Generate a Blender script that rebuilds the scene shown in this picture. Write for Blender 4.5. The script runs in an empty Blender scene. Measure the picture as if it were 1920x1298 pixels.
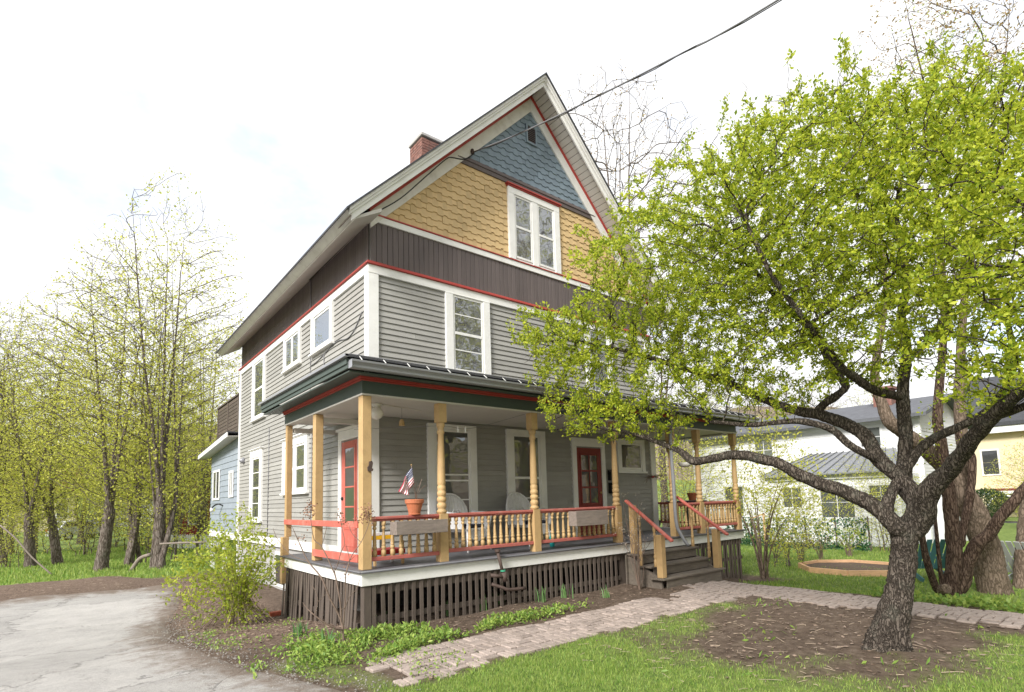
import bpy, bmesh, math, random
import numpy as np
from mathutils import Vector, Matrix

random.seed(7); RNG = np.random.default_rng(7)
S = bpy.context.scene
COL = S.collection
R = math.radians

# ------------------------------------------------------------------ camera
CAM = Vector((-3.934, -8.736, 0.873))
F_PX, CX, CY, IW = 1017.86, 959.17, 834.84, 1920.0
YAW, PIT, ROL = 0.68012, 0.10020, -0.02815
_f = Vector((math.sin(YAW)*math.cos(PIT), math.cos(YAW)*math.cos(PIT), math.sin(PIT)))
_r = Vector((math.cos(YAW), -math.sin(YAW), 0)); _u = _r.cross(_f)
RT = _r*math.cos(ROL) + _u*math.sin(ROL); UP = -_r*math.sin(ROL) + _u*math.cos(ROL); FW = _f
cd = bpy.data.cameras.new('camera'); cam = bpy.data.objects.new('camera', cd); COL.objects.link(cam)
cd.sensor_width = 36; cd.lens = F_PX/IW*36; cd.shift_x = (960-CX)/IW; cd.shift_y = (CY-649)/IW
cd.clip_end = 1500; cd.clip_start = 0.05
M = Matrix((RT, UP, -FW)).transposed().to_4x4(); M.translation = CAM
cam.matrix_world = M; S.camera = cam

def at(px, py, d):
    """world point seen at photo pixel (px, py), d metres deep"""
    return CAM + (RT*((px-CX)/F_PX) - UP*((py-CY)/F_PX) + FW)*d

# ------------------------------------------------------------------ world, sun, exposure
SUN_DIR = Vector((-0.80, -0.30, 0.62)).normalized()          # towards the sun
SKYOFF, SKYGAIN = (2.7114, 0.2791, 7.7897), 3.0
w = bpy.data.worlds.new('World'); S.world = w; w.use_nodes = True
nt = w.node_tree; nt.nodes.clear(); N = nt.nodes.new; L = nt.links.new
out = N('ShaderNodeOutputWorld'); bg = N('ShaderNodeBackground'); sky = N('ShaderNodeTexSky')
sky.sky_type = 'NISHITA'; sky.sun_disc = False
sky.sun_elevation = math.asin(SUN_DIR.z); sky.sun_rotation = math.atan2(SUN_DIR.x, SUN_DIR.y)
sky.air_density = 1.0; sky.dust_density = 2.0
tc = N('ShaderNodeTexCoord'); mp = N('ShaderNodeMapping'); mp.inputs['Scale'].default_value = (1, 1, 1.9)
mp.inputs['Location'].default_value = SKYOFF
nz = N('ShaderNodeTexNoise'); nz.inputs['Scale'].default_value = 2.3; nz.inputs['Detail'].default_value = 7; nz.inputs['Roughness'].default_value = 0.55
rp = N('ShaderNodeValToRGB'); rp.color_ramp.elements[0].position = 0.33; rp.color_ramp.elements[1].position = 0.47
rp.color_ramp.elements[0].color = (0.55, 0.55, 0.55, 1); rp.color_ramp.elements[1].color = (1, 1, 1, 1)
mx = N('ShaderNodeMix'); mx.data_type = 'RGBA'; mx.inputs['B'].default_value = (11.2, 11.25, 11.4, 1)
L(tc.outputs['Generated'], mp.inputs['Vector']); L(mp.outputs[0], nz.inputs['Vector']); L(nz.outputs['Fac'], rp.inputs[0])
gn = N('ShaderNodeVectorMath'); gn.operation = 'SCALE'; gn.inputs['Scale'].default_value = SKYGAIN; L(sky.outputs[0], gn.inputs[0])
L(rp.outputs[0], mx.inputs['Factor']); L(gn.outputs[0], mx.inputs['A']); L(mx.outputs['Result'], bg.inputs['Color'])
bg.inputs['Strength'].default_value = 0.06; L(bg.outputs[0], out.inputs[0])
sl = bpy.data.lights.new('sun', 'SUN'); so = bpy.data.objects.new('sun', sl); COL.objects.link(so)
sl.energy = 3.1; sl.angle = R(16); sl.color = (1, 0.96, 0.9)
so.rotation_euler = (-SUN_DIR).to_track_quat('-Z', 'Y').to_euler(); so.location = SUN_DIR*60
S.view_settings.view_transform = 'Standard'; S.view_settings.look = 'None'
S.view_settings.exposure = 0.95; S.view_settings.gamma = 1
S.render.engine = 'CYCLES'; S.cycles.max_bounces = 6; S.cycles.diffuse_bounces = 4; S.cycles.transparent_max_bounces = 6
S.cycles.use_denoising = True

# ------------------------------------------------------------------ helpers
WM = {}
def put(o, parent=None, m=None):
    COL.objects.link(o)
    m = m if m is not None else Matrix()
    o.matrix_basis = m; WM[o] = m.copy()
    if parent is not None:
        o.parent = parent; o.matrix_parent_inverse = WM[parent].inverted()
    return o
def tag(o, label=None, cat=None, group=None, kind=None):
    for k, v in (('label', label), ('category', cat), ('group', group), ('kind', kind)):
        if v: o[k] = v
    return o
def thing(name, label, cat, loc=(0, 0, 0), group=None):
    o = bpy.data.objects.new(name, None); o.empty_display_size = 0.2
    put(o, None, Matrix.Translation(Vector(loc)))
    return tag(o, label, cat, group)
def copy_tree(o, m, parent=None):
    """copy of a thing with its parts; m is the new root's world matrix"""
    c = o.copy(); COL.objects.link(c); c.parent = parent
    if parent is None: c.matrix_basis = m; WM[c] = m.copy()
    for ch in [x for x in WM if x.parent == o]: copy_tree_child(ch, c)
    return c
def copy_tree_child(o, parent):
    c = o.copy(); COL.objects.link(c); c.parent = parent; c.matrix_parent_inverse = o.matrix_parent_inverse.copy()
    for ch in [x for x in WM if x.parent == o]: copy_tree_child(ch, c)
def arr_obj(name, V, F, mat, parent=None, smooth=False, m=None, kind=None):
    """mesh object from arrays; F: (n,3) or (n,4)"""
    me = arr_mesh(name, V, F, mat, smooth)
    o = bpy.data.objects.new(name, me); put(o, parent, m)
    if kind: o['kind'] = kind
    return o
def arr_mesh(name, V, F, mat, smooth=False):
    V = np.asarray(V, dtype=np.float32); me = bpy.data.meshes.new(name)
    if isinstance(F, np.ndarray) and F.ndim == 2:
        n, k = F.shape
        me.vertices.add(len(V)); me.vertices.foreach_set('co', V.ravel())
        me.loops.add(n*k); me.loops.foreach_set('vertex_index', F.astype(np.int32).ravel())
        me.polygons.add(n); me.polygons.foreach_set('loop_start', np.arange(0, n*k, k, dtype=np.int32))
        me.polygons.foreach_set('loop_total', np.full(n, k, dtype=np.int32))
        me.update(calc_edges=True)
    else:
        me.from_pydata([tuple(v) for v in V], [], [tuple(f) for f in F]); me.update()
    if smooth: me.polygons.foreach_set('use_smooth', np.ones(len(me.polygons), dtype=bool))
    me.materials.append(mat)
    return me
def inst(name, me, m, parent=None):
    return put(bpy.data.objects.new(name, me), parent, m)
BOXF = [(0, 3, 2, 1), (4, 5, 6, 7), (0, 1, 5, 4), (1, 2, 6, 5), (2, 3, 7, 6), (3, 0, 4, 7)]
class MB:
    def __init__(s): s.v = []; s.f = []
    def hexa(s, p):                      # 8 points: bottom 4 ccw, top 4 ccw
        b = len(s.v); s.v += [tuple(q) for q in p]; s.f += [tuple(b+i for i in f) for f in BOXF]; return s
    def box(s, x0, x1, y0, y1, z0, z1):
        return s.hexa([(x0, y0, z0), (x1, y0, z0), (x1, y1, z0), (x0, y1, z0), (x0, y0, z1), (x1, y0, z1), (x1, y1, z1), (x0, y1, z1)])
    def bar(s, a, b, wd, th, up=(0, 0, 1)):          # oriented bar a->b, width across, thickness along up
        a = Vector(a); b = Vector(b); d = (b-a).normalized(); up = Vector(up)
        sd = d.cross(up)
        if sd.length < 1e-4: sd = d.cross(Vector((0, 1, 0)))
        sd = sd.normalized()*wd/2; u = sd.cross(d).normalized()*th/2
        return s.hexa([a-sd-u, b-sd-u, b+sd-u, a+sd-u, a-sd+u, b-sd+u, b+sd+u, a+sd+u])
    def prism(s, poly, vec):             # planar polygon extruded by vec
        b = len(s.v); n = len(poly); vec = Vector(vec)
        s.v += [tuple(p) for p in poly] + [tuple(Vector(p)+vec) for p in poly]
        s.f.append(tuple(b+i for i in range(n))[::-1]); s.f.append(tuple(b+n+i for i in range(n)))
        for i in range(n): j = (i+1) % n; s.f.append((b+i, b+j, b+n+j, b+n+i))
        return s
    def lathe(s, prof, c=(0, 0, 0), n=10, cap=True):
        b = len(s.v); k = len(prof)
        for z, r in prof:
            for i in range(n):
                a = 2*math.pi*(i+.5)/n; s.v.append((c[0]+r*math.cos(a), c[1]+r*math.sin(a), c[2]+z))
        for j in range(k-1):
            for i in range(n):
                q = (i+1) % n; s.f.append((b+j*n+i, b+j*n+q, b+(j+1)*n+q, b+(j+1)*n+i))
        if cap:
            s.f.append(tuple(b+i for i in range(n))[::-1]); s.f.append(tuple(b+(k-1)*n+i for i in range(n)))
        return s
    def tube(s, pts, rad, n=8, cap=True):
        V, F = tube_arr(pts, rad, n); b = len(s.v)
        s.v += [tuple(p) for p in V]; s.f += [tuple(b+i for i in f) for f in F]
        if cap:
            s.f.append(tuple(b+i for i in range(n))[::-1]); s.f.append(tuple(b+len(V)-n+i for i in range(n)))
        return s
    def quad(s, a, b, c, d): k = len(s.v); s.v += [tuple(a), tuple(b), tuple(c), tuple(d)]; s.f.append((k, k+1, k+2, k+3)); return s
    def mesh(s, name, mat, smooth=False, bev=0, seg=1):
        me = bpy.data.meshes.new(name); me.from_pydata(s.v, [], s.f); me.update()
        bm = bmesh.new(); bm.from_mesh(me); bmesh.ops.recalc_face_normals(bm, faces=bm.faces)
        if bev: bmesh.ops.bevel(bm, geom=list(bm.edges), offset=bev, segments=seg, affect='EDGES', profile=.5, clamp_overlap=True)
        bm.to_mesh(me); bm.free()
        if smooth: me.polygons.foreach_set('use_smooth', np.ones(len(me.polygons), dtype=bool)); me.update()
        me.materials.append(mat); return me
    def build(s, name, mat, parent=None, smooth=False, bev=0, m=None, kind=None, seg=1):
        o = put(bpy.data.objects.new(name, s.mesh(name, mat, smooth, bev, seg)), parent, m)
        if kind: o['kind'] = kind
        return o
def tube_arr(pts, rad, n=8):
    P = np.asarray([tuple(p) for p in pts], dtype=float); k = len(P)
    rad = np.asarray(rad if hasattr(rad, '__len__') else [rad]*k, dtype=float)
    T = np.empty_like(P); T[1:-1] = P[2:]-P[:-2]; T[0] = P[1]-P[0]; T[-1] = P[-1]-P[-2]
    T /= np.linalg.norm(T, axis=1)[:, None]+1e-12
    a = np.array([0, 0, 1.]) if abs(T[0, 2]) < .9 else np.array([1., 0, 0])
    U = np.empty_like(P); W_ = np.empty_like(P); u = np.cross(T[0], a); u /= np.linalg.norm(u)
    for i in range(k):
        u = u-T[i]*(u@T[i]); u /= np.linalg.norm(u)+1e-12; U[i] = u; W_[i] = np.cross(T[i], u)
    th = np.arange(n)*2*math.pi/n
    V = P[:, None, :]+rad[:, None, None]*(np.cos(th)[None, :, None]*U[:, None, :]+np.sin(th)[None, :, None]*W_[:, None, :])
    i = np.arange(n); j = (i+1) % n; b = (np.arange(k-1)*n)[:, None]
    F = np.stack([b+i, b+j, b+n+j, b+n+i], -1).reshape(-1, 4)
    return V.reshape(-1, 3), F
def smooth_path(pts, k=4):
    """Catmull-Rom through points (each a list of floats of any length)"""
    P = [np.asarray(tuple(p), dtype=float) for p in pts]; P = [2*P[0]-P[1]]+P+[2*P[-1]-P[-2]]; o = []
    for i in range(1, len(P)-2):
        for t in np.arange(k)/k:
            a, b, c, d = P[i-1:i+3]
            o.append(.5*((2*b)+(-a+c)*t+(2*a-5*b+4*c-d)*t*t+(-a+3*b-3*c+d)*t**3))
    o.append(P[-2]); return o

# ------------------------------------------------------------------ materials
MT = {}
def nodes_of(name):
    m = bpy.data.materials.new(name); m.use_nodes = True; t = m.node_tree
    return m, t, t.nodes['Principled BSDF'], t.nodes.new, t.links.new
def pbr(name, col, rough=.65, var=.12, scale=3., bump=.0, bscale=60., objvar=0., stretch=(1, 1, 1), dirt=0., dirtcol=(.12, .10, .08), dscale=2.2, metal=0., spec=.4, mosaic=0.):
    m, t, b, N, L = nodes_of(name)
    g = N('ShaderNodeNewGeometry'); mp = N('ShaderNodeMapping'); mp.inputs['Scale'].default_value = stretch
    L(g.outputs['Position'], mp.inputs['Vector'])
    n1 = N('ShaderNodeTexNoise'); n1.inputs['Scale'].default_value = scale; n1.inputs['Detail'].default_value = 6; n1.inputs['Roughness'].default_value = .6
    L(mp.outputs[0], n1.inputs['Vector'])
    mr = N('ShaderNodeMapRange'); mr.inputs['From Min'].default_value = .25; mr.inputs['From Max'].default_value = .75
    mr.inputs['To Min'].default_value = 1-var; mr.inputs['To Max'].default_value = 1+var; L(n1.outputs['Fac'], mr.inputs['Value'])
    val = mr.outputs[0]
    if objvar:
        oi = N('ShaderNodeObjectInfo'); m2 = N('ShaderNodeMapRange'); m2.inputs['To Min'].default_value = 1-objvar; m2.inputs['To Max'].default_value = 1+objvar
        L(oi.outputs['Random'], m2.inputs['Value']); mu = N('ShaderNodeMath'); mu.operation = 'MULTIPLY'; L(val, mu.inputs[0]); L(m2.outputs[0], mu.inputs[1]); val = mu.outputs[0]
    vm = N('ShaderNodeVectorMath'); vm.operation = 'SCALE'; vm.inputs[0].default_value = col; L(val, vm.inputs['Scale'])
    c = vm.outputs[0]
    if dirt:
        n2 = N('ShaderNodeTexNoise'); n2.inputs['Scale'].default_value = dscale; n2.inputs['Detail'].default_value = 8; n2.inputs['Roughness'].default_value = .7
        L(g.outputs['Position'], n2.inputs['Vector'])
        r2 = N('ShaderNodeMapRange'); r2.inputs['From Min'].default_value = .5; r2.inputs['From Max'].default_value = .78; r2.inputs['To Max'].default_value = dirt; L(n2.outputs['Fac'], r2.inputs['Value'])
        mx = N('ShaderNodeMix'); mx.data_type = 'RGBA'; mx.inputs['B'].default_value = (*dirtcol, 1); L(r2.outputs[0], mx.inputs['Factor']); L(c, mx.inputs['A']); c = mx.outputs['Result']
    L(c, b.inputs['Base Color'])
    b.inputs['Roughness'].default_value = rough; b.inputs['Metallic'].default_value = metal; b.inputs['Specular IOR Level'].default_value = spec
    if bump:
        n3 = N('ShaderNodeTexNoise'); n3.inputs['Scale'].default_value = bscale; n3.inputs['Detail'].default_value = 5; L(mp.outputs[0], n3.inputs['Vector'])
        bp = N('ShaderNodeBump'); bp.inputs['Strength'].default_value = bump; bp.inputs['Distance'].default_value = .02; L(n3.outputs['Fac'], bp.inputs['Height']); L(bp.outputs[0], b.inputs['Normal'])
    MT[name] = m; return m
def leafmat(name, c1, c2, trans=.45, tcol=None, rough=.5):
    m, t, b, N, L = nodes_of(name); o = t.nodes['Material Output']
    g = N('ShaderNodeNewGeometry')
    mx = N('ShaderNodeMix'); mx.data_type = 'RGBA'; mx.inputs['A'].default_value = (*c1, 1); mx.inputs['B'].default_value = (*c2, 1)
    L(g.outputs['Random Per Island'], mx.inputs['Factor']); L(mx.outputs['Result'], b.inputs['Base Color'])
    b.inputs['Roughness'].default_value = rough; b.inputs['Specular IOR Level'].default_value = .35
    tr = N('ShaderNodeBsdfTranslucent'); ms = N('ShaderNodeMixShader'); ms.inputs[0].default_value = trans
    tv = N('ShaderNodeVectorMath'); tv.operation = 'SCALE'; tv.inputs['Scale'].default_value = 1.25; L(mx.outputs['Result'], tv.inputs[0]); L(tv.outputs[0], tr.inputs['Color'])
    L(b.outputs[0], ms.inputs[1]); L(tr.outputs[0], ms.inputs[2]); L(ms.outputs[0], o.inputs['Surface'])
    MT[name] = m; return m
def glassmat(name, body, refl=.3):
    m, t, b, N, L = nodes_of(name); o = t.nodes['Material Output']
    g = N('ShaderNodeNewGeometry'); n1 = N('ShaderNodeTexNoise'); n1.inputs['Scale'].default_value = 2.4; n1.inputs['Detail'].default_value = 5; L(g.outputs['Position'], n1.inputs['Vector'])
    cr = N('ShaderNodeMix'); cr.data_type = 'RGBA'; cr.inputs['A'].default_value = (*[x*.55 for x in body], 1); cr.inputs['B'].default_value = (*[x*1.5 for x in body], 1)
    L(n1.outputs['Fac'], cr.inputs['Factor']); L(cr.outputs['Result'], b.inputs['Base Color']); b.inputs['Roughness'].default_value = .5
    gl = N('ShaderNodeBsdfGlossy'); gl.inputs['Roughness'].default_value = .015; gl.inputs['Color'].default_value = (.95, .97, 1, 1)
    n2 = N('ShaderNodeTexNoise'); n2.inputs['Scale'].default_value = 1.7; n2.inputs['Detail'].default_value = 2; L(g.outputs['Position'], n2.inputs['Vector'])
    bp = N('ShaderNodeBump'); bp.inputs['Strength'].default_value = .25; bp.inputs['Distance'].default_value = .02; L(n2.outputs['Fac'], bp.inputs['Height']); L(bp.outputs[0], gl.inputs['Normal'])
    fr = N('ShaderNodeLayerWeight'); fr.inputs['Blend'].default_value = .35
    mr = N('ShaderNodeMapRange'); mr.inputs['To Min'].default_value = refl; mr.inputs['To Max'].default_value = .95; L(fr.outputs['Fresnel'], mr.inputs['Value'])
    ms = N('ShaderNodeMixShader'); L(mr.outputs[0], ms.inputs[0]); L(b.outputs[0], ms.inputs[1]); L(gl.outputs[0], ms.inputs[2]); L(ms.outputs[0], o.inputs['Surface'])
    MT[name] = m; return m

clap = pbr('clapboard_grey', (.315, .310, .292), .65, .10, 2.5, .2, 30, objvar=.075, stretch=(1, 1, 5), dirt=.35, dirtcol=(.22, .20, .17), dscale=1.2)
white = pbr('white_paint', (.78, .78, .76), .6, .05, 3, .12, 25, dirt=.35, dirtcol=(.45, .43, .40), dscale=2.5)
dirtywhite = pbr('weathered_white_paint', (.70, .68, .64), .6, .07, 4, .1, 30, dirt=.5, dirtcol=(.38, .34, .29), dscale=3.5)
brownb = pbr('brown_board_paint', (.115, .094, .091), .65, .12, 2, .15, 40, objvar=.10, stretch=(5, 5, .6), dirt=.25, dirtcol=(.15, .12, .11))
yell = pbr('yellow_shingle_paint', (.575, .415, .21), .65, .07, 5, .2, 45, objvar=.085, stretch=(2, 2, .7), dirt=.12, dirtcol=(.38, .26, .12))
blue = pbr('blue_shingle_paint', (.20, .258, .31), .65, .08, 5, .2, 45, objvar=.10, stretch=(2, 2, .7))
red = pbr('red_trim_paint', (.40, .055, .045), .5, .10, 4, .05, 30, dirt=.2, dirtcol=(.5, .2, .15))
coral = pbr('coral_rail_paint', (.52, .125, .095), .6, .09, 5, .12, 40, dirt=.5, dirtcol=(.62, .38, .32), dscale=6)
coralf = pbr('muted_coral_rail_paint', (.42, .12, .10), .6, .10, 5, .12, 40, dirt=.55, dirtcol=(.50, .30, .26), dscale=6)  # darker, duller coral for the baluster railings
coraldk = pbr('front_door_red', (.20, .022, .018), .45, .10, 5, .05, 30)
tan = pbr('tan_post_paint', (.47, .315, .15), .6, .10, 4, .2, 35, objvar=.06, dirt=.55, dirtcol=(.27, .18, .09), dscale=7)
green = pbr('dark_green_beam', (.066, .088, .078), .55, .08, 3, .05, 30)
deckg = pbr('deck_grey_paint', (.11, .11, .122), .5, .15, 3, .1, 30, dirt=.4, dirtcol=(.28, .26, .24), dscale=3)
latt = pbr('lattice_brown_paint', (.098, .077, .064), .75, .18, 4, .25, 40, objvar=.16, stretch=(3, 3, .7), dirt=.35, dirtcol=(.16, .13, .10), dscale=5)
gutm = pbr('gutter_metal', (.25, .255, .275), .32, .06, 3, 0, 30, spec=.6)
roofn = pbr('weathered_slate_roof', (.11, .115, .13), .85, .2, 4, .4, 50)
roofm = pbr('roof_asphalt', (.055, .057, .064), .9, .25, 9, .5, 70)
proofm = pbr('porch_roof_asphalt', (.07, .07, .075), .9, .2, 9, .5, 70)
ceilm = pbr('porch_ceiling_paint', (.55, .53, .49), .6, .05, 2, .05, 30, dirt=.3, dirtcol=(.45, .40, .34))
terra = pbr('terracotta', (.46, .15, .07), .8, .12, 9, .15, 60, dirt=.3, dirtcol=(.55, .32, .22), dscale=14)
wick = pbr('white_wicker', (.72, .72, .73), .6, .1, 12, .4, 120)
found = pbr('foundation_render', (.36, .355, .35), .85, .1, 2.5, .3, 40, dirt=.45, dirtcol=(.33, .31, .29))
weath = pbr('weathered_wood', (.235, .195, .17), .85, .28, 6, .4, 50, stretch=(1, 6, 6), dirt=.4, dirtcol=(.12, .09, .075), dscale=9)
stepw = pbr('old_step_wood', (.15, .125, .102), .85, .3, 5, .45, 45, stretch=(.7, 5, 5), objvar=.12, dirt=.45, dirtcol=(.075, .085, .045), dscale=4)
ironm = pbr('rusty_iron', (.075, .05, .042), .7, .3, 14, .3, 70)
blackm = pbr('black_metal', (.015, .015, .017), .35, .1, 5)
bluew = pbr('blue_siding_paint', (.275, .315, .365), .6, .08, 3, .1, 30, objvar=.04)
nbw = pbr('neighbour_white_siding', (.71, .72, .73), .6, .04, 2, .05, 30, objvar=.015)
nby = pbr('pale_yellow_siding', (.66, .57, .38), .6, .05, 2)
barnr = pbr('barn_red_paint', (.17, .022, .018), .75, .2, 3, .2, 20, stretch=(4, 4, .6))
metroof = pbr('grey_metal_roof', (.20, .21, .23), .45, .06, 2, spec=.6)
cedar = pbr('new_cedar_boards', (.66, .41, .24), .7, .2, 6, .2, 40, stretch=(1, 1, 5), objvar=.1)
rubble_shade = pbr('shade_toned_rubble_stone', (.06, .055, .05), .9, .4, 5, .6, 12)  # stone colour taken near black to paint in the under-porch shade
concr = pbr('concrete_cap', (.42, .41, .40), .85, .15, 6, .3, 50)
brickm = pbr('chimney_brick', (.215, .105, .085), .85, .5, 11, .4, 60, dirt=.85, dirtcol=(.13, .115, .11), dscale=6)
mortar = pbr('mortar', (.32, .29, .27), .9, .15, 10, .3, 60)
cablem = pbr('cable_black', (.02, .02, .022), .5, .1, 4)
cableg = pbr('cable_grey', (.16, .16, .17), .5, .1, 4)
lampg = pbr('opal_globe', (.75, .73, .68), .25, .02, 2)
def barkmat(name, c0, c1, c2, vs=26, zst=.32, bump=1.0, lichen=.25, lcol=(.19, .20, .16)):
    m, t, b, N, L = nodes_of(name); g = N('ShaderNodeNewGeometry'); mp = N('ShaderNodeMapping'); mp.inputs['Scale'].default_value = (1, 1, zst); L(g.outputs['Position'], mp.inputs['Vector'])
    nz = N('ShaderNodeTexNoise'); nz.inputs['Scale'].default_value = 14; nz.inputs['Detail'].default_value = 4; L(mp.outputs[0], nz.inputs['Vector'])
    sc = N('ShaderNodeVectorMath'); sc.operation = 'SCALE'; sc.inputs['Scale'].default_value = .13; L(nz.outputs['Color'], sc.inputs[0]); ad = N('ShaderNodeVectorMath'); L(mp.outputs[0], ad.inputs[0]); L(sc.outputs[0], ad.inputs[1])
    vo = N('ShaderNodeTexVoronoi'); vo.feature = 'DISTANCE_TO_EDGE'; vo.inputs['Scale'].default_value = vs; L(ad.outputs[0], vo.inputs['Vector'])
    n2 = N('ShaderNodeTexNoise'); n2.inputs['Scale'].default_value = 45; n2.inputs['Detail'].default_value = 6; n2.inputs['Roughness'].default_value = .7; L(mp.outputs[0], n2.inputs['Vector'])
    mr = N('ShaderNodeMapRange'); mr.inputs['From Max'].default_value = .22; L(vo.outputs['Distance'], mr.inputs['Value'])
    mu = N('ShaderNodeMath'); mu.operation = 'MULTIPLY'; L(mr.outputs[0], mu.inputs[0]); L(n2.outputs['Fac'], mu.inputs[1])
    r = N('ShaderNodeValToRGB'); e = r.color_ramp.elements; e[0].position = .04; e[0].color = (*c0, 1); e[1].position = .62; e[1].color = (*c2, 1); q = e.new(.26); q.color = (*c1, 1); L(mu.outputs[0], r.inputs[0])
    n3 = N('ShaderNodeTexNoise'); n3.inputs['Scale'].default_value = 5; n3.inputs['Detail'].default_value = 7; n3.inputs['Roughness'].default_value = .7; L(g.outputs['Position'], n3.inputs['Vector'])
    m3 = N('ShaderNodeMapRange'); m3.inputs['From Min'].default_value = .52; m3.inputs['From Max'].default_value = .7; m3.inputs['To Max'].default_value = lichen; L(n3.outputs['Fac'], m3.inputs['Value'])
    mx = N('ShaderNodeMix'); mx.data_type = 'RGBA'; mx.inputs['B'].default_value = (*lcol, 1); L(m3.outputs[0], mx.inputs['Factor']); L(r.outputs[0], mx.inputs['A']); L(mx.outputs['Result'], b.inputs['Base Color'])
    b.inputs['Roughness'].default_value = .92; b.inputs['Specular IOR Level'].default_value = .2
    bp = N('ShaderNodeBump'); bp.inputs['Strength'].default_value = bump; bp.inputs['Distance'].default_value = .035; L(mu.outputs[0], bp.inputs['Height']); L(bp.outputs[0], b.inputs['Normal'])
    MT[name] = m; return m
bark_apple = barkmat('apple_bark', (.032, .026, .021), (.098, .078, .064), (.20, .168, .142), 34, .26, 1.0, .35, (.20, .21, .17))
bark_maple = barkmat('maple_bark', (.065, .05, .042), (.15, .12, .103), (.24, .205, .185), 14, .22, .8)
bark_tan = barkmat('tan_bark', (.10, .075, .055), (.18, .135, .10), (.26, .20, .155), 20, .25, .7, .35, (.13, .12, .09))
bark_brown = barkmat('red_brown_bark', (.035, .022, .016), (.095, .062, .046), (.17, .12, .09), 22, .22, .8, .2, (.14, .11, .08))
twigm = pbr('dry_twig', (.20, .145, .115), .8, .25, 10)
drym = pbr('dry_flower_head', (.24, .13, .085), .85, .35, 20)
leaf_apple = leafmat('apple_leaf', (.17, .26, .018), (.60, .64, .06), .5)
leaf_maple = leafmat('maple_young_leaf', (.40, .44, .06), (.68, .66, .15), .55)
leaf_bud = leafmat('reddish_young_leaf', (.30, .26, .07), (.42, .27, .12), .45)
leaf_bush = leafmat('forsythia_leaf', (.22, .31, .03), (.48, .52, .07), .45)
leaf_bed = leafmat('bed_plant_leaf', (.13, .25, .045), (.36, .46, .10), .35)
leaf_daff = leafmat('daffodil_leaf', (.09, .20, .08), (.17, .31, .10), .3)
leaf_grass = leafmat('grass_blade', (.12, .24, .035), (.36, .44, .11), .35)
leaf_dark = leafmat('evergreen_leaf', (.025, .055, .02), (.06, .10, .03), .2)
leaf_ivy = leafmat('artificial_ivy_leaf', (.025, .085, .04), (.07, .17, .07), .2)
litter = leafmat('fallen_leaf', (.13, .09, .066), (.32, .24, .185), .15)
glass = glassmat('window_glass', (.06, .068, .064), .16)
glassu = glassmat('upper_window_glass', (.07, .075, .08), .22)
glassd = glassmat('dark_window_glass', (.03, .032, .034), .10)
glasscur = glassmat('curtained_window_glass', (.055, .062, .055), .12)
# ------------------------------------------------------------------ terrain
def sst(a, b, x):
    t = np.clip((np.asarray(x, dtype=float)-a)/(b-a), 0, 1); return t*t*(3-2*t)
def gz(x, y):
    x = np.asarray(x, dtype=float); y = np.asarray(y, dtype=float)
    z = -.80-.40*sst(4.8, 9.5, x)-.30*sst(-1.6, 2.2, y)*(1-sst(0, 6, x))-.38*sst(3, 25, y)
    z = z+.28*np.exp(-((y-10.2)/1.1)**2)*(1-sst(-3.5, -1.2, x))
    z = z+.012*np.sin(x*2.1+y*1.3)+.010*np.sin(x*4.7-y*3.9)
    return z
def gzf(x, y): return float(gz(x, y))
def axis(lo, hi, fine, far, step):
    a = list(np.arange(lo, hi+1e-6, fine)); s = step
    l = lo; o = []
    while l > -far: l -= s; s *= 1.25; o.append(l)
    s = step; h = hi; p = []
    while h < far: h += s; s *= 1.25; p.append(h)
    return np.array(o[::-1]+a+p)
def vnoise(x, y, s, seed=0):
    """value noise, vectorised"""
    x = np.asarray(x)/s; y = np.asarray(y)/s; xi = np.floor(x).astype(int); yi = np.floor(y).astype(int); fx = x-xi; fy = y-yi
    fx = fx*fx*(3-2*fx); fy = fy*fy*(3-2*fy)
    def h(i, j):
        n = (i*374761393+j*668265263+seed*974711) & 0x7fffffff; n = (n ^ (n >> 13))*1274126177 & 0x7fffffff
        return ((n ^ (n >> 16)) & 0xffff)/65535.
    return (h(xi, yi)*(1-fx)+h(xi+1, yi)*fx)*(1-fy)+(h(xi, yi+1)*(1-fx)+h(xi+1, yi+1)*fx)*fy
def fnoise(x, y, s, seed=0): return .55*vnoise(x, y, s, seed)+.3*vnoise(x, y, s/2.3, seed+5)+.15*vnoise(x, y, s/5.1, seed+9)
def drive_edge(y):                       # right-hand edge of the driveway
    y = np.asarray(y, dtype=float)
    e = np.interp(y, [-12, -5, -3.6, -2.2, -.8, .6, 2.5, 5, 8.8], [-1.2, -1.75, -1.95, -2.45, -2.75, -2.75, -2.55, -2.0, -1.5])
    return e+.22*(fnoise(y, y*0+3.1, .9, 3)-.5)
def lawn_mask(x, y):
    x = np.asarray(x, dtype=float); y = np.asarray(y, dtype=float)
    nz = fnoise(x, y, 1.1, 1)-.5; n2 = fnoise(x, y, .35, 2)-.5
    d = np.sqrt(((x-3.5)/2.5)**2+((y+5.7)/1.45)**2)+.75*nz+.6*n2         # bare soil under the apple tree
    front = sst(-3.95, -4.2, y+.12*n2)*sst(.80, 1.35, d)*(1-sst(4.3, 4.6, x))*sst(-1.9, -1.55, x+.3*n2)
    right = sst(6.75, 7.2, x+.5*nz)*sst(-8.5, -7.5, y)*(1-sst(-2.9, -2.4, y)*(1-sst(9.3, 9.9, x+.4*nz)))
    moss = .55*sst(0, .1, x-drive_edge(y)-.05)*(1-sst(.45, .7, x-drive_edge(y)+.5*n2))*(1-sst(-2.6, -2.2, y))*sst(-5.5, -4.5, y)*(1-sst(-1.6, -1.45, x))
    back = sst(11.0, 12.2, y+.8*nz)
    left = (1-sst(-9.5, -8.8, x))*sst(7, 9, y)
    return np.clip(front+right+back+left+moss, 0, 1)
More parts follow.
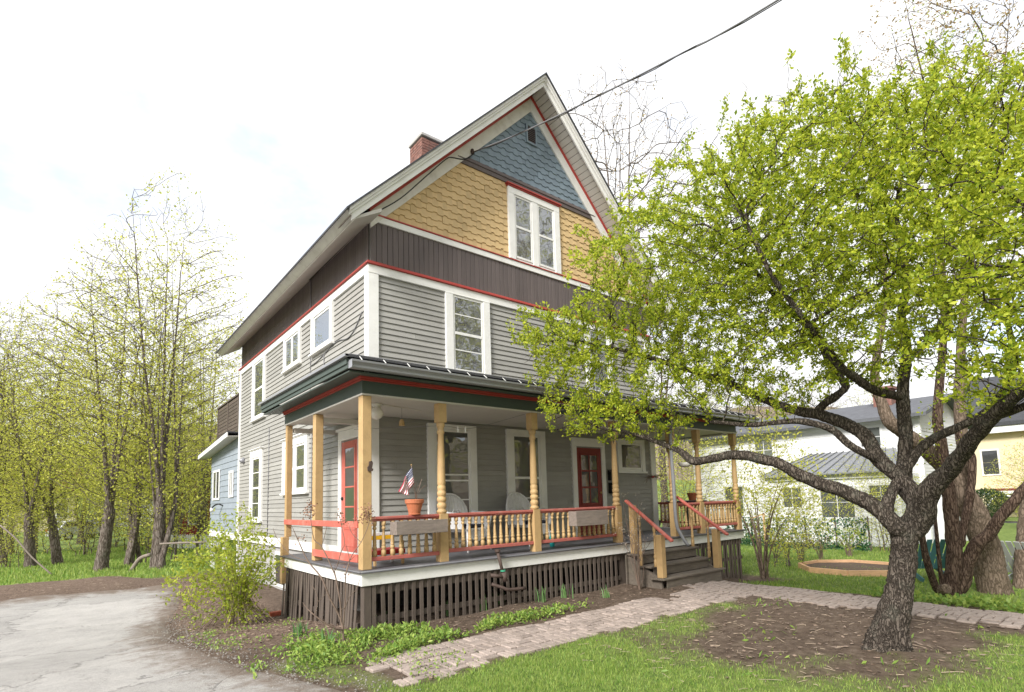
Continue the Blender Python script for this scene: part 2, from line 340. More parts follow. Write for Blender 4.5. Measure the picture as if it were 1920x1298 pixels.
def litter_mask(x, y):
    x = np.asarray(x, dtype=float); y = np.asarray(y, dtype=float)
    bed = sst(-2.75, -2.3, x+.4*(fnoise(x, y, .7, 8)-.5))*(1-sst(-.9, -.4, x))*sst(-1.9, -1.0, y)*(1-sst(8, 9, y))
    bank = np.exp(-((y-9.9)/1.4)**2)*(1-sst(-1, 0, x))*.7
    return np.clip(bed+bank, 0, 1)
gx = axis(-9, 14, .14, 420, .3); gy = axis(-9.5, 13, .14, 420, .3)
X, Y = np.meshgrid(gx, gy); Z = gz(X, Y)
far = np.sqrt(X**2+Y**2); Z = Z+sst(60, 260, far)*(9+10*vnoise(X, Y, 70, 4))
nx, ny = len(gx), len(gy); i = np.arange(nx-1)[None, :]; j = np.arange(ny-1)[:, None]; b = j*nx+i
Fg = np.stack([b, b+1, b+nx+1, b+nx], -1).reshape(-1, 4)
def ground_material():
    m, t, b, N, L = nodes_of('ground_soil_and_turf')
    g = N('ShaderNodeNewGeometry')
    def noise(s, d=6, r=.6):
        n = N('ShaderNodeTexNoise'); n.inputs['Scale'].default_value = s; n.inputs['Detail'].default_value = d; n.inputs['Roughness'].default_value = r; L(g.outputs['Position'], n.inputs['Vector']); return n.outputs['Fac']
    def ramp(f, *st):
        r = N('ShaderNodeValToRGB'); e = r.color_ramp.elements
        for k, (p, c) in enumerate(st):
            q = e[k] if k < 2 else e.new(p); q.position = p; q.color = (*c, 1)
        L(f, r.inputs[0]); return r.outputs[0]
    soil = ramp(noise(9, 9, .72), (.30, (.060, .042, .031)), (.52, (.125, .092, .070)), (.72, (.21, .165, .13)))
    turf = ramp(noise(7, 7, .7), (.32, (.075, .125, .03)), (.62, (.20, .26, .07)))
    lit = ramp(noise(26, 6, .7), (.35, (.075, .052, .04)), (.5, (.17, .122, .095)), (.68, (.31, .235, .185)))
    def mix(f, a, b_):
        x = N('ShaderNodeMix'); x.data_type = 'RGBA'; L(f, x.inputs['Factor']); L(a, x.inputs['A']); L(b_, x.inputs['B']); return x.outputs['Result']
    def att(n): a = N('ShaderNodeAttribute'); a.attribute_name = n; return a.outputs['Fac']
    c = mix(att('litter'), soil, lit); c = mix(att('lawn'), c, turf)
    L(c, b.inputs['Base Color']); b.inputs['Roughness'].default_value = .95; b.inputs['Specular IOR Level'].default_value = .15
    bp = N('ShaderNodeBump'); bp.inputs['Strength'].default_value = .9; bp.inputs['Distance'].default_value = .03; L(noise(24, 8, .75), bp.inputs['Height']); L(bp.outputs[0], b.inputs['Normal'])
    return m
ground = arr_obj('ground', np.stack([X, Y, Z], -1).reshape(-1, 3), Fg, ground_material(), None, True); ground['kind'] = 'structure'
for nm, fn in (('lawn', lawn_mask), ('litter', litter_mask)):
    a = ground.data.attributes.new(nm, 'FLOAT', 'POINT'); a.data.foreach_set('value', fn(X, Y).astype(np.float32).ravel())

# driveway: cracked, sun-bleached asphalt laid as a sheet on the ground
def drive_material():
    m, t, b, N, L = nodes_of('bleached_asphalt'); g = N('ShaderNodeNewGeometry')
    def noise(s, d=6, r=.6):
        n = N('ShaderNodeTexNoise'); n.inputs['Scale'].default_value = s; n.inputs['Detail'].default_value = d; n.inputs['Roughness'].default_value = r; L(g.outputs['Position'], n.inputs['Vector']); return n
    def rng(v, a, b_, c, d):
        n = N('ShaderNodeMapRange'); n.inputs['From Min'].default_value = a; n.inputs['From Max'].default_value = b_; n.inputs['To Min'].default_value = c; n.inputs['To Max'].default_value = d; L(v, n.inputs['Value']); return n.outputs[0]
    def mul(a, b_):
        n = N('ShaderNodeMath'); n.operation = 'MULTIPLY'; L(a, n.inputs[0]); L(b_, n.inputs[1]); return n.outputs[0]
    r = N('ShaderNodeValToRGB'); e = r.color_ramp.elements; e[0].position = .30; e[0].color = (.345, .33, .315, 1); e[1].position = .70; e[1].color = (.47, .455, .435, 1)
    q = e.new(.46); q.color = (.40, .387, .37, 1); q = e.new(.53); q.color = (.43, .415, .395, 1)
    L(noise(1.7, 10, .78).outputs['Fac'], r.inputs[0])
    warp = N('ShaderNodeVectorMath'); warp.operation = 'SCALE'; warp.inputs['Scale'].default_value = .9; L(noise(1.3, 6, .65).outputs['Color'], warp.inputs[0])
    ad = N('ShaderNodeVectorMath'); L(g.outputs['Position'], ad.inputs[0]); L(warp.outputs[0], ad.inputs[1])
    def vor(sc, ft):
        v = N('ShaderNodeTexVoronoi'); v.feature = ft; v.inputs['Scale'].default_value = sc; L(ad.outputs[0], v.inputs['Vector']); return v
    sep = N('ShaderNodeSeparateColor'); L(vor(.42, 'F1').outputs['Color'], sep.inputs[0])
    patch = rng(sep.outputs[0], 0, 1, .88, 1.09)
    crack = mul(rng(vor(.42, 'DISTANCE_TO_EDGE').outputs['Distance'], 0, .009, .58, 1), rng(vor(1.5, 'DISTANCE_TO_EDGE').outputs['Distance'], 0, .014, .80, 1))
    speck = rng(noise(150, 2, .8).outputs['Fac'], .3, .7, .68, 1.28); sp2 = rng(noise(38, 4, .8).outputs['Fac'], .3, .7, .88, 1.12)
    tot = mul(mul(mul(patch, crack), speck), sp2)
    vm = N('ShaderNodeVectorMath'); vm.operation = 'SCALE'; L(r.outputs[0], vm.inputs[0]); L(tot, vm.inputs['Scale'])
    mx = N('ShaderNodeMix'); mx.data_type = 'RGBA'; mx.inputs['B'].default_value = (.17, .13, .10, 1); L(vm.outputs[0], mx.inputs['A'])
    at_ = N('ShaderNodeAttribute'); at_.attribute_name = 'edge'; mu = N('ShaderNodeMath'); mu.operation = 'ADD'; L(at_.outputs['Fac'], mu.inputs[0]); L(rng(noise(3.2, 8, .75).outputs['Fac'], .3, .7, -.45, .45), mu.inputs[1])
    L(rng(mu.outputs[0], .25, .85, 0, .9), mx.inputs['Factor'])
    L(mx.outputs['Result'], b.inputs['Base Color']); b.inputs['Roughness'].default_value = .88; b.inputs['Specular IOR Level'].default_value = .2
    bp = N('ShaderNodeBump'); bp.inputs['Strength'].default_value = .6; bp.inputs['Distance'].default_value = .02; L(crack, bp.inputs['Height'])
    b2 = N('ShaderNodeBump'); b2.inputs['Strength'].default_value = .7; b2.inputs['Distance'].default_value = .01; L(mul(speck, sp2), b2.inputs['Height']); L(bp.outputs[0], b2.inputs['Normal']); L(b2.outputs[0], b.inputs['Normal'])
    return m
ys = np.arange(-30, 8.71, .12); nu = 60; u = np.linspace(0, 1, nu)**.8
xr = drive_edge(ys); XL = np.full_like(ys, -14.); DX = XL[:, None]+(xr-XL)[:, None]*u[None, :]
DY = ys[:, None]+0*u[None, :]+.5*(fnoise(DX, DX*0+7, 1.6, 6)-.5)*sst(6.5, 8.6, ys)[:, None]
DZ = gz(DX, DY)+.028
DZ[:, -1] -= .04; DZ[-1, :] -= .04
nyd = len(ys); i = np.arange(nu-1)[None, :]; j = np.arange(nyd-1)[:, None]; b = j*nu+i
driveway = arr_obj('driveway', np.stack([DX, DY, DZ], -1).reshape(-1, 3), np.stack([b, b+1, b+nu+1, b+nu], -1).reshape(-1, 4), drive_material(), None, True)
driveway['kind'] = 'structure'
edge_ = np.clip(1-(xr[:, None]-DX)/.9, 0, 1)+np.clip((DY-6.9)/1.8, 0, 1); a = driveway.data.attributes.new('edge', 'FLOAT', 'POINT'); a.data.foreach_set('value', np.clip(edge_, 0, 1).astype(np.float32).ravel())

# brick path: basket-weave pavers; the largest are parts, the far ones one mass
pavm = pbr('paver_brick', (.33, .272, .242), .85, .25, 14, .5, 60, objvar=.2, dirt=.55, dirtcol=(.17, .13, .10), dscale=2.2)
path = thing('brick_path', 'basket weave brick path running along the porch bed and turning past the steps', 'path', (1.5, -3.5, -.8))
path['kind'] = 'structure'
spots = []
bl, bw = .205, .1025
def in_path(x, y):
    e = .03*(fnoise(np.array([x*1.7]), np.array([y*1.7]), .5, 12)[0]-.5)
    a = -1.5+.35*(y+3.9)*0 < x < 5.2 and -4.03+e < y < -3.04+e
    c = 4.72+e < x < 6.35+e and -10.5 < y < -2.78
    left = x > -1.42-.12*math.sin(y*9)
    return (a and left) or c
for ci in range(-10, 36):
    for cj in range(-54, 4):
        cx, cy = ci*bl, -2.75+cj*bl
        for k in (-1, 1):
            hor = (ci+cj) % 2 == 0
            x, y = (cx, cy+k*bw/2) if hor else (cx+k*bw/2, cy)
            if in_path(x, y):
                soil_gap = fnoise(np.array([x]), np.array([y]), .8, 21)[0]
                if 1.6 < x < 4.4 and y > -3.5 and soil_gap > .69: continue      # soil has crept over these
                spots.append((x, y, hor))
spots.sort(key=lambda s: (s[0]-CAM.x)**2+(s[1]-CAM.y)**2 - (2.2 if s[0] < 4.5 else 0))
bm_ = MB().box(-bl/2+.008, bl/2-.008, -bw/2+.008, bw/2-.008, -.05, 0).mesh('brick', pavm, False, .008)
rest = MB()
for k, (x, y, hor) in enumerate(spots):
    z = gzf(x, y)+.022+random.uniform(-.006, .006); rot = (0 if hor else math.pi/2)+random.uniform(-.03, .03)
    m = Matrix.Translation((x, y, z)) @ Matrix.Rotation(rot, 4, 'Z') @ Matrix.Rotation(random.uniform(-.02, .02), 4, 'X') @ Matrix.Rotation(random.uniform(-.015, .015), 4, 'Y')
    if k < 300: inst('brick', bm_, m, path)
    else: rest.hexa([m @ Vector(c) for c in [(-.095, -.044, -.05), (.095, -.044, -.05), (.095, .044, -.05), (-.095, .044, -.05), (-.090, -.039, 0), (.090, -.039, 0), (.090, .039, 0), (-.090, .039, 0)]])
rest.build('far_bricks', pavm, path, kind='stuff')

# ------------------------------------------------------------------ house
W, LH = 7.9, 9.37
house = thing('house', 'grey clapboard gabled house with yellow and blue shingled gable and wraparound porch', 'house', (0, 0, -.9))
def fbox(mb, pl, u0, u1, o0, o1, z0, z1):
    """box on the front ('F') or left ('L') wall: u along the wall, o outwards"""
    if pl == 'F': return mb.box(u0, u1, -o1, -o0, z0, z1)
    return mb.box(-o1, -o0, u0, u1, z0, z1)
def fpt(pl, u, o, z): return (u, -o, z) if pl == 'F' else (-o, u, z)
fw = MB().prism([(0.02, 0, -.02), (W-.02, 0, -.02), (W-.02, 0, 6.2), (W/2, 0, 10.1), (.02, 0, 6.2)], (0, .14, 0)).build('front_wall', clap, house)
lw = MB().box(0, .14, .15, LH, .0, 6.1).build('side_wall', clap, house)
MB().box(W-.14, W, .15, LH, -1.6, 6.1).build('wall', clap, house)
MB().prism([(.15, LH-.14, -1.6), (W-.15, LH-.14, -1.6), (W-.15, LH-.14, 6.1), (W/2, LH-.14, 10.0), (.15, LH-.14, 6.1)], (0, .13, 0)).build('wall', clap, house)
fnd = MB().box(.03, .16, .16, LH-.02, -1.9, -.021).build('foundation', found, house)
MB().box(.03, W-.03, .03, .159, -1.9, -.021).build('foundation', rubble_shade, house)  # front foundation, its darkness is painted shade behind the slats
def clapboards(pl, parent, u0, u1, z0, z1, mat, e=.105, name='clapboard', t=.025):
    cache = {}; n = int(round((z1-z0)/e))
    for k in range(n):
        cuts = [u0]+sorted(round(random.uniform(u0+.4, u1-.4), 1) for _ in range(2))+[u1]; z = z0+k*e
        for a, b in zip(cuts[:-1], cuts[1:]):
            ln = round(b-a, 2)
            if ln < .15: continue
            if ln not in cache:
                l2 = ln-.003
                cache[ln] = MB().hexa([fpt(pl, 0, .0005, 0), fpt(pl, l2, .0005, 0), fpt(pl, l2, t, 0), fpt(pl, 0, t, 0), fpt(pl, 0, .0005, e+.012), fpt(pl, l2, .0005, e+.012), fpt(pl, l2, .004, e+.012), fpt(pl, 0, .004, e+.012)]).mesh(name, mat)
            inst(name, cache[ln], Matrix.Translation(Vector(fpt(pl, a, 0, z+random.uniform(-.002, .002)))), parent)
clapboards('F', fw, .10, W-.10, .0, 2.37, clap)
clapboards('F', fw, .10, W-.10, 3.26, 4.96, clap)
clapboards('L', lw, .10, LH-.06, .10, 4.96, clap)
# brown vertical boards between the red moulding and the gable
bf = MB().box(.003, .103, -.020, -.001, 0, .75).mesh('vertical_board', brownb, False, .004)
for k in range(int(W/.108)):
    inst('vertical_board', bf, Matrix.Translation((.02+k*.108, 0, 5.165)), fw)
bl_ = MB().box(-.020, -.001, .003, .103, 0, .84).mesh('vertical_board', brownb, False, .004)
for k in range(int(LH/.108)):
    inst('vertical_board', bl_, Matrix.Translation((0, .02+k*.108, 5.165)), lw)
# trims
MB().box(-.045, .155, -.048, -.001, .0, 2.42).box(-.046, -.001, .001, .12, -.05, 2.42).build('corner_board', white, house, bev=.003)
MB().box(-.045, .155, -.048, -.001, 3.2, 4.935).box(-.046, -.001, .001, .12, 3.0, 4.935).build('corner_board', white, house, bev=.003)
MB().box(W-.155, W+.045, -.048, -.001, .0, 4.935).build('corner_board', white, house, bev=.003)
MB().box(-.046, -.001, LH-.13, LH+.03, -.3, 4.935).build('corner_board', white, house, bev=.003)
MB().box(-.050, W+.05, -.052, -.001, 4.938, 5.09).build('frieze_board', white, house, bev=.003)
MB().box(-.051, -.001, .001, LH+.03, 4.938, 5.09).build('frieze_board', white, house, bev=.003)
MB().box(-.088, W+.08, -.088, -.001, 5.093, 5.128).box(-.052, W+.05, -.052, -.001, 5.128, 5.162).build('red_molding', red, house, bev=.006)
MB().box(-.087, -.001, .001, LH+.05, 5.093, 5.128).box(-.051, -.001, .001, LH+.04, 5.128, 5.162).build('red_molding', red, house, bev=.006)
MB().box(-.03, W+.03, -.048, -.001, 5.915, 6.03).build('belt_board', white, house, bev=.003)
MB().box(-.03, W+.03, -.066, -.001, 6.033, 6.058).build('red_molding', red, house, bev=.004)
MB().box(-.044, -.0005, .13, LH-.131, -.10, .10).build('water_table', white, house, bev=.004)
# gable shingles: wide ones are parts, the narrow ones between them one mass
def shingles(name, z0, z1, mat, skip=None):
    field = MB().prism([(W/2-(9.93-z0)*.97, -.0015, z0), (W/2+(9.93-z0)*.97, -.0015, z0), (W/2+max(.02, (9.93-z1)*.97), -.0015, z1), (W/2-max(.02, (9.93-z1)*.97), -.0015, z1)], (0, .001, 0)).build(name, mat, house)
    rowh, per, wd = .146, .236, .148
    tp = rowh+.03
    def prof(x0, x1, zb): return [(x0, -.025, zb), (x1, -.025, zb), (x1, -.002, zb), (x0, -.002, zb), (x0, -.006, zb+tp), (x1, -.006, zb+tp), (x1, -.002, zb+tp), (x0, -.002, zb+tp)]
    me = MB().hexa(prof(-wd/2+.002, wd/2-.002, 0)).mesh('shingle', mat)
    nar = MB(); n = int(math.ceil((z1-z0)/rowh))
    for r in range(n):
        z = z0+r*rowh-.01
        half = 9.80-z-.05
        for c in range(-22, 23):
            x = W/2+c*per+(.5*per if r % 2 else 0)+random.uniform(-.012, .012)
            if abs(x-W/2) < half+.03 and not (skip and skip(x, z)):
                inst('shingle', me, Matrix.Translation((x, 0, z+random.uniform(-.004, .004))), field)
            xn = x+per/2
            if abs(xn-W/2) < half+.02 and not (skip and skip(xn, z)):
                zz = z+.034+random.uniform(-.004, .004); h = (per-wd)/2+.008
                q = prof(xn-h, xn+h, zz); nar.hexa([(a, b+.003, c_) for a, b, c_ in q])
    nar.build('narrow_shingles', mat, field, kind='stuff')
    return field
shingles('yellow_gable', 6.055, 7.79, yell, lambda x, z: 3.28 < x < 4.64 and 6.0 < z < 7.55)
shingles('blue_gable', 7.96, 9.74, blue, lambda x, z: 3.80 < x < 4.09 and 8.98 < z < 9.35)
MB().box(W/2-2.1, W/2+2.1, -.040, -.002, 7.78, 7.87).box(W/2-2.05, W/2+2.05, -.055, -.002, 7.873, 7.895).hexa([(W/2-2.0, -.052, 7.896), (W/2+2.0, -.052, 7.896), (W/2+2.0, -.002, 7.896), (W/2-2.0, -.002, 7.896), (W/2-2.0, -.034, 7.965), (W/2+2.0, -.034, 7.965), (W/2+2.0, -.002, 7.965), (W/2-2.0, -.002, 7.965)]).build('brown_band', brownb, house, bev=.002)
vent = MB().box(3.79, 4.11, -.05, -.02, 8.98, 9.02).box(3.79, 4.11, -.05, -.02, 9.40, 9.44).box(3.79, 3.83, -.05, -.02, 9.02, 9.40).box(4.07, 4.11, -.05, -.02, 9.02, 9.40).build('gable_vent', blue, house)
MB().box(3.83, 4.07, -.024, -.021, 9.02, 9.40).build('vent_back', blackm, vent)
for k in range(8):
    z = 9.03+k*.046
    MB().hexa([(3.83, -.046, z), (4.07, -.046, z), (4.07, -.028, z+.03), (3.83, -.028, z+.03), (3.83, -.046, z+.006), (4.07, -.046, z+.006), (4.07, -.028, z+.036), (3.83, -.028, z+.036)]).build('louver', brownb, vent)
# rake trim, soffits, fascia, roof (both slopes)
XA = W/2; SL = 1.02
def zr(x): return 10.39-SL*abs(x-XA)          # top of roof
EX = -.60                                      # eave x (left)
roof = None
for sgn in (-1, 1):
    def q(dx, y, z): return (XA+sgn*dx, y, z)
    def rakeboard(dz0, dz1, y0, y1, d0, d1):  # board following the rake between vertical offsets below the roof line
        a0 = 10.39-SL*d0; a1 = 10.39-SL*d1
        return [q(d0, y0, a0-dz1), q(d1, y0, a1-dz1), q(d1, y1, a1-dz1), q(d0, y1, a0-dz1), q(d0, y0, a0-dz0), q(d1, y0, a1-dz0), q(d1, y1, a1-dz0), q(d0, y1, a0-dz0)]
    end = XA-EX
    MB().hexa(rakeboard(.285, .60, -.050, -.002, 0, 3.94)).build('rake_frieze', dirtywhite if sgn < 0 else white, house)
    MB().hexa(rakeboard(.205, .285, -.078, -.002, 0, 3.97)).build('red_molding', red, house)
    sof = MB().hexa(rakeboard(.17, .19, -.471, -.002, 0, end-.03)).build('rake_soffit', weath, house)
    nb = 44
    for k in range(nb):
        d0 = .03+k*(end-.1)/nb; d1 = d0+(end-.1)/nb-.016
        MB().hexa(rakeboard(.191, .212, -.47, -.07, d0, d1)).build('soffit_board', dirtywhite if sgn < 0 else ceilm, sof)
    MB().hexa(rakeboard(.075, .275, -.505, -.472, 0, end-.07)).build('rake_fascia', white, house)
    MB().hexa(rakeboard(.045, .150, -.545, -.506, 0, end-.01)).hexa(rakeboard(.04, .095, -.580, -.546, 0, end-.005)).build('crown_molding', white, house)
    m = MB().hexa(rakeboard(0, .04, -.61, LH+.55, -.0, end+.06))
    o = m.build('roof', roofm, house)
    if roof is None: roof = o
    # long eave: fascia and sloped soffit along the side of the house
    xs = end
    ze = 10.39-SL*xs
    MB().hexa([q(xs+.03, -.50, ze-.035), q(xs-.13, -.50, ze-.17), q(xs-.13, LH+.5, ze-.17), q(xs+.03, LH+.5, ze-.035), q(xs+.0, -.50, ze+.005-.04), q(xs-.15, -.50, ze-.0), q(xs-.15, LH+.5, ze-.0), q(xs+.0, LH+.5, ze-.035)]).build('eave_fascia', dirtywhite, house)
    MB().hexa([q(xs-.10, -.468, ze-.17), q(XA-.022, -.468, 5.88), q(XA-.022, LH+.45, 5.88), q(xs-.10, LH+.45, ze-.17), q(xs-.14, -.468, ze-.1), q(XA-.022, -.468, 5.95), q(XA-.022, LH+.45, 5.95), q(xs-.14, LH+.45, ze-.1)]).build('eave_soffit', ceilm, house)
# chimney
chim = MB().box(2.565, 3.085, 2.515, 3.085, 8.4, 10.02).build('chimney', mortar, house)
cb = MB()
def course(z, e, h=.062):
    x0, x1, y0, y1 = 2.55-e, 3.10+e, 2.5-e, 3.1+e; off = (.5 if int(z*100) % 2 else 0)
    for k in range(-1, 4):
        for ax in (0, 1):
            lo, hi = (x0, x1) if ax == 0 else (y0, y1); st = (hi-lo)/2.7
            a = lo+(k+off)*st+.005; b2 = min(hi, a+st-.011); a = max(lo, a)
            if b2-a < .03: continue
            if ax == 0: cb.box(a, b2, y0+random.uniform(-.004, .003), y0+.09, z, z+h); cb.box(a, b2, y1-.09, y1, z, z+h)
            else: cb.box(x0+random.uniform(-.004, .003), x0+.09, a, b2, z, z+h); cb.box(x1-.09, x1, a, b2, z, z+h)
z = 8.6; k = 0
while z < 10.0:
    course(z, .03 if 9.42 < z < 9.49 else (.0 if z < 9.49 else (.018 if z > 9.56 else .045))); z += .0745; k += 1
cb.build('brick_courses', brickm, chim, kind='stuff')
MB().box(2.50, 3.15, 2.45, 3.15, 10.05, 10.13).build('chimney_cap', concr, chim, bev=.01)

# ---- windows and doors
def window(pl, u0, u1, z0, z1, cw=.12, head=None, sashes=((0, 1),), bars=(), gl=None, sill=True, cap=None, kind='dh', hd=.10, capm=None, mull=None, t=.068):
    """casing u0..u1, z0..z1 ; sashes = tuple of (f0,f1) fractions of the opening width; bars = heights (fractions) of rails"""
    gl = gl or glass
    m = MB(); fbox(m, pl, u0, u0+cw, .001, t, z0, z1-hd); fbox(m, pl, u1-cw, u1, .001, t, z0, z1-hd); fbox(m, pl, u0, u1, .001, t+.002, z1-hd+.0005, z1)
    o0, o1 = u0+cw, u1-cw; b0 = z0+.05; b1 = z1-hd
    fbox(m, pl, o0+.0005, o1-.0005, .001, .040, z0, b0)
    win = m.build('window', white, house, bev=.003)
    if sill:
        s = MB(); fbox(s, pl, u0-.03, u1+.03, .001, t+.035, z0-.045, z0-.0005); s.build('sill', white, win, bev=.004)
    if cap:
        c = MB(); fbox(c, pl, u0-.02, u1+.02, .001, t+.02, z1+.0005, z1+cap*.5); fbox(c, pl, u0-.045, u1+.045, .001, t+.045, z1+cap*.5, z1+cap); c.build('head_cap', capm or white, win, bev=.004)
    wd = o1-o0
    for (f0, f1) in sashes:
        a, b2 = o0+f0*wd, o0+f1*wd
        hs = [b0]+[b0+(b1-b0)*f for f, _ in bars]+[b1]
        s = MB()
        fbox(s, pl, a+.001, a+.045, .030, .052, b0+.001, b1-.001); fbox(s, pl, b2-.045, b2-.001, .030, .052, b0+.001, b1-.001)
        fbox(s, pl, a+.0455, b2-.0455, .030, .051, b0+.001, b0+.05); fbox(s, pl, a+.0455, b2-.0455, .030, .051, b1-.045, b1-.001)
        for f, h in bars:
            zz = b0+(b1-b0)*f; fbox(s, pl, a+.0455, b2-.0455, .030, .053 if h > .03 else .047, zz-h/2, zz+h/2)
        s.build('sash', white, win, bev=.002); 
        for k in range(len(hs)-1):
            p = MB(); fbox(p, pl, a+.03, b2-.03, .036, .039, hs[k]+.004, hs[k+1]-.004); p.build('pane', gl, win)
    if mull:
        mm = MB()
        for f0, f1 in mull: fbox(mm, pl, o0+f0*wd, o0+f1*wd, .001, t-.005, z0+.0005, b1-.0005)
        mm.build('mullion', white, win, bev=.003)
    return win
D2 = ((.25, .022), (.5, .05), (.75, .022))
window('F', 1.545, 2.605, 3.34, 4.937, .165, sashes=((0, 1),), bars=((.28, .022), (.5, .055), (.75, .022)), gl=glassu, hd=.02)
window('F', 5.45, 6.40, 3.34, 4.937, .14, bars=((.5, .055),), gl=glassu, hd=.02)
window('F', 3.185, 4.72, 6.06, 7.70, .17, sashes=((0, .43), (.57, 1)), bars=((.5, .05),), gl=glassu, hd=.14, cap=.07, capm=red, mull=((.43, .57),), sill=False)
window('F', 1.11, 2.20, .36, 2.33, .15, bars=((.27, .025), (.47, .03), (.53, .03)), gl=glasscur)
window('F', 2.96, 4.03, .36, 2.33, .16, bars=((.27, .025), (.5, .05)), gl=glasscur)
window('F', 6.42, 7.48, 1.49, 2.30, .12, gl=glassd)
window('L', 1.62, 2.86, 4.10, 4.937, .14, gl=glassu, hd=.06)
window('L', 3.60, 4.84, 4.12, 4.937, .11, sashes=((0, .5), (.5, 1)), gl=glassu, hd=.06)
window('L', 6.50, 7.80, 3.30, 4.937, .17, bars=((.5, .06),), gl=glass, hd=.03)
window('L', 3.03, 4.80, 1.17, 2.40, .17, sashes=((0, .45), (.55, 1)), bars=((.48, .06),), gl=glass, hd=.16, cap=.05, mull=((.45, .55),))
window('L', 6.66, 7.86, .50, 2.42, .20, bars=D2, gl=glass, hd=.2, cap=.05)
# side door
dr = MB(); fbox(dr, 'L', .36, 1.12, .001, .048, .03, 2.02)
door = dr.build('side_door', coral, house)
fr = MB(); fbox(fr, 'L', .22, .355, .001, .068, .0, 2.05); fbox(fr, 'L', 1.125, 1.26, .001, .068, .0, 2.05); fbox(fr, 'L', .22, 1.26, .001, .070, 2.051, 2.23); fbox(fr, 'L', .17, 1.31, .001, .10, 2.231, 2.28); fr.build('door_frame', white, door, bev=.004)
ins = MB(); fbox(ins, 'L', .48, 1.00, .049, .058, .42, .47); fbox(ins, 'L', .48, 1.00, .049, .058, 1.90, 1.95); fbox(ins, 'L', .48, .53, .049, .058, .47, 1.90); fbox(ins, 'L', .95, 1.00, .049, .058, .47, 1.90)
for k in range(1, 4): fbox(ins, 'L', .53, .95, .049, .057, .47+k*.3575-.014, .47+k*.3575+.014)
ins.build('door_sash', coral, door, bev=.003)
for k in range(4):
    p = MB(); fbox(p, 'L', .53, .95, .0485, .051, .47+k*.3575+.012, .47+(k+1)*.3575-.012); p.build('pane', glassd, door)
pn = MB(); fbox(pn, 'L', .50, .98, .049, .056, .12, .36); pn.build('door_panel', coral, door, bev=.012)
MB().lathe([(-.03, .012), (-.01, .012), (0, .03), (.025, .032), (.045, .018)], n=10).build('knob', blackm, door, True, m=Matrix.Translation((-.04, 1.07, .98)) @ Matrix.Rotation(-math.pi/2, 4, 'Y'))
# front door
dr = MB(); fbox(dr, 'F', 4.99, 5.81, .001, .048, .03, 2.02)
door = dr.build('front_door', coraldk, house)
fr = MB(); fbox(fr, 'F', 4.85, 4.985, .001, .068, .0, 2.05); fbox(fr, 'F', 5.815, 5.95, .001, .068, .0, 2.05); fbox(fr, 'F', 4.85, 5.95, .001, .070, 2.051, 2.25); fr.build('door_frame', white, door, bev=.004)
for k in range(3):
    for j in range(2):
        p = MB(); fbox(p, 'F', 5.13+j*.28, 5.38+j*.28, .049, .051, .75+k*.38, 1.09+k*.38); p.build('pane', glassd, door)
st = MB(); fbox(st, 'F', 5.09, 5.13, .049, .060, .70, 1.91); fbox(st, 'F', 5.66, 5.70, .049, .060, .70, 1.91); fbox(st, 'F', 5.38, 5.41, .049, .060, .75, 1.87)
for z in (.70, 1.09, 1.47, 1.87): fbox(st, 'F', 5.13, 5.66, .049, .0595, z, z+.04)
st.build('door_sash', coraldk, door, bev=.003)
pn = MB(); fbox(pn, 'F', 5.12, 5.68, .049, .058, .15, .6); pn.build('door_panel', coraldk, door, bev=.015)
MB().lathe([(-.03, .012), (0, .03), (.03, .03), (.045, .015)], n=10).build('knob', tan, door, True, m=Matrix.Translation((5.76, -.045, .98)) @ Matrix.Rotation(math.pi/2, 4, 'X'))
# basement window on the side
bw_ = MB(); fbox(bw_, 'L', 4.6, 5.5, -.025, .0, -1.05, -.22); b_ = bw_.build('basement_window', dirtywhite, house)
p = MB(); fbox(p, 'L', 4.68, 5.42, .0005, .004, -.97, -.3); p.build('pane', glassd, b_)
# ------------------------------------------------------------------ porch (parts of the house)
PX0, PX1, PY0, PYB = -.93, 8.83, -1.83, 1.60        # deck: left, right, front, back ends of the side wings
def poly_slab(mb, pts, z0, z1):
    return mb.prism([(x, y, z0) for x, y in pts], (0, 0, z1-z0))
def ring(o, yb=PYB):   # plan outline of the porch grown by o, round three sides of the house
    return [(PX0-o, PY0-o), (PX1+o, PY0-o), (PX1+o, yb+o*.6), (W+.0, yb+o*.6), (W+.0, -.002), (0, -.002), (0, yb+o*.6), (PX0-o, yb+o*.6)]
def wing_slab(name, o, z0, z1, mat, yb=PYB, bev=0):
    m = MB().box(PX0-o, PX1+o, PY0-o, -.036, z0, z1)
    m.box(PX0-o, -.034, -.0359, yb, z0, z1); m.box(W+.034, PX1+o, -.0359, yb, z0, z1)
    return m.build(name, mat, house, bev=bev)
deck = wing_slab('porch_deck', .045, -.036, 0, deckg)
nosing = MB().tube([(PX0-.045, PY0-.047, -.02), (PX1+.045, PY0-.047, -.02)], .018, 8).tube([(PX0-.047, PY0-.045, -.02), (PX0-.047, PYB, -.02)], .018, 8).build('deck_nosing', deckg, deck, True)
MB().box(PX0-.012, 4.395, PY0-.012, PY0+.02, -.205, -.037).build('deck_fascia', white, deck, bev=.003)
MB().box(4.397, 6.33, PY0-.011, PY0+.02, -.20, -.037).build('deck_fascia', white, deck, bev=.003)
MB().box(6.332, PX1+.012, PY0-.012, PY0+.02, -.205, -.037).build('deck_fascia', white, deck, bev=.003)
MB().box(PX0-.013, PX0+.02, PY0+.021, PYB+.02, -.205, -.037).build('deck_fascia', white, deck, bev=.003)
MB().box(PX1-.02, PX1+.013, PY0+.021, PYB+.02, -.205, -.037).build('deck_fascia', white, deck, bev=.003)
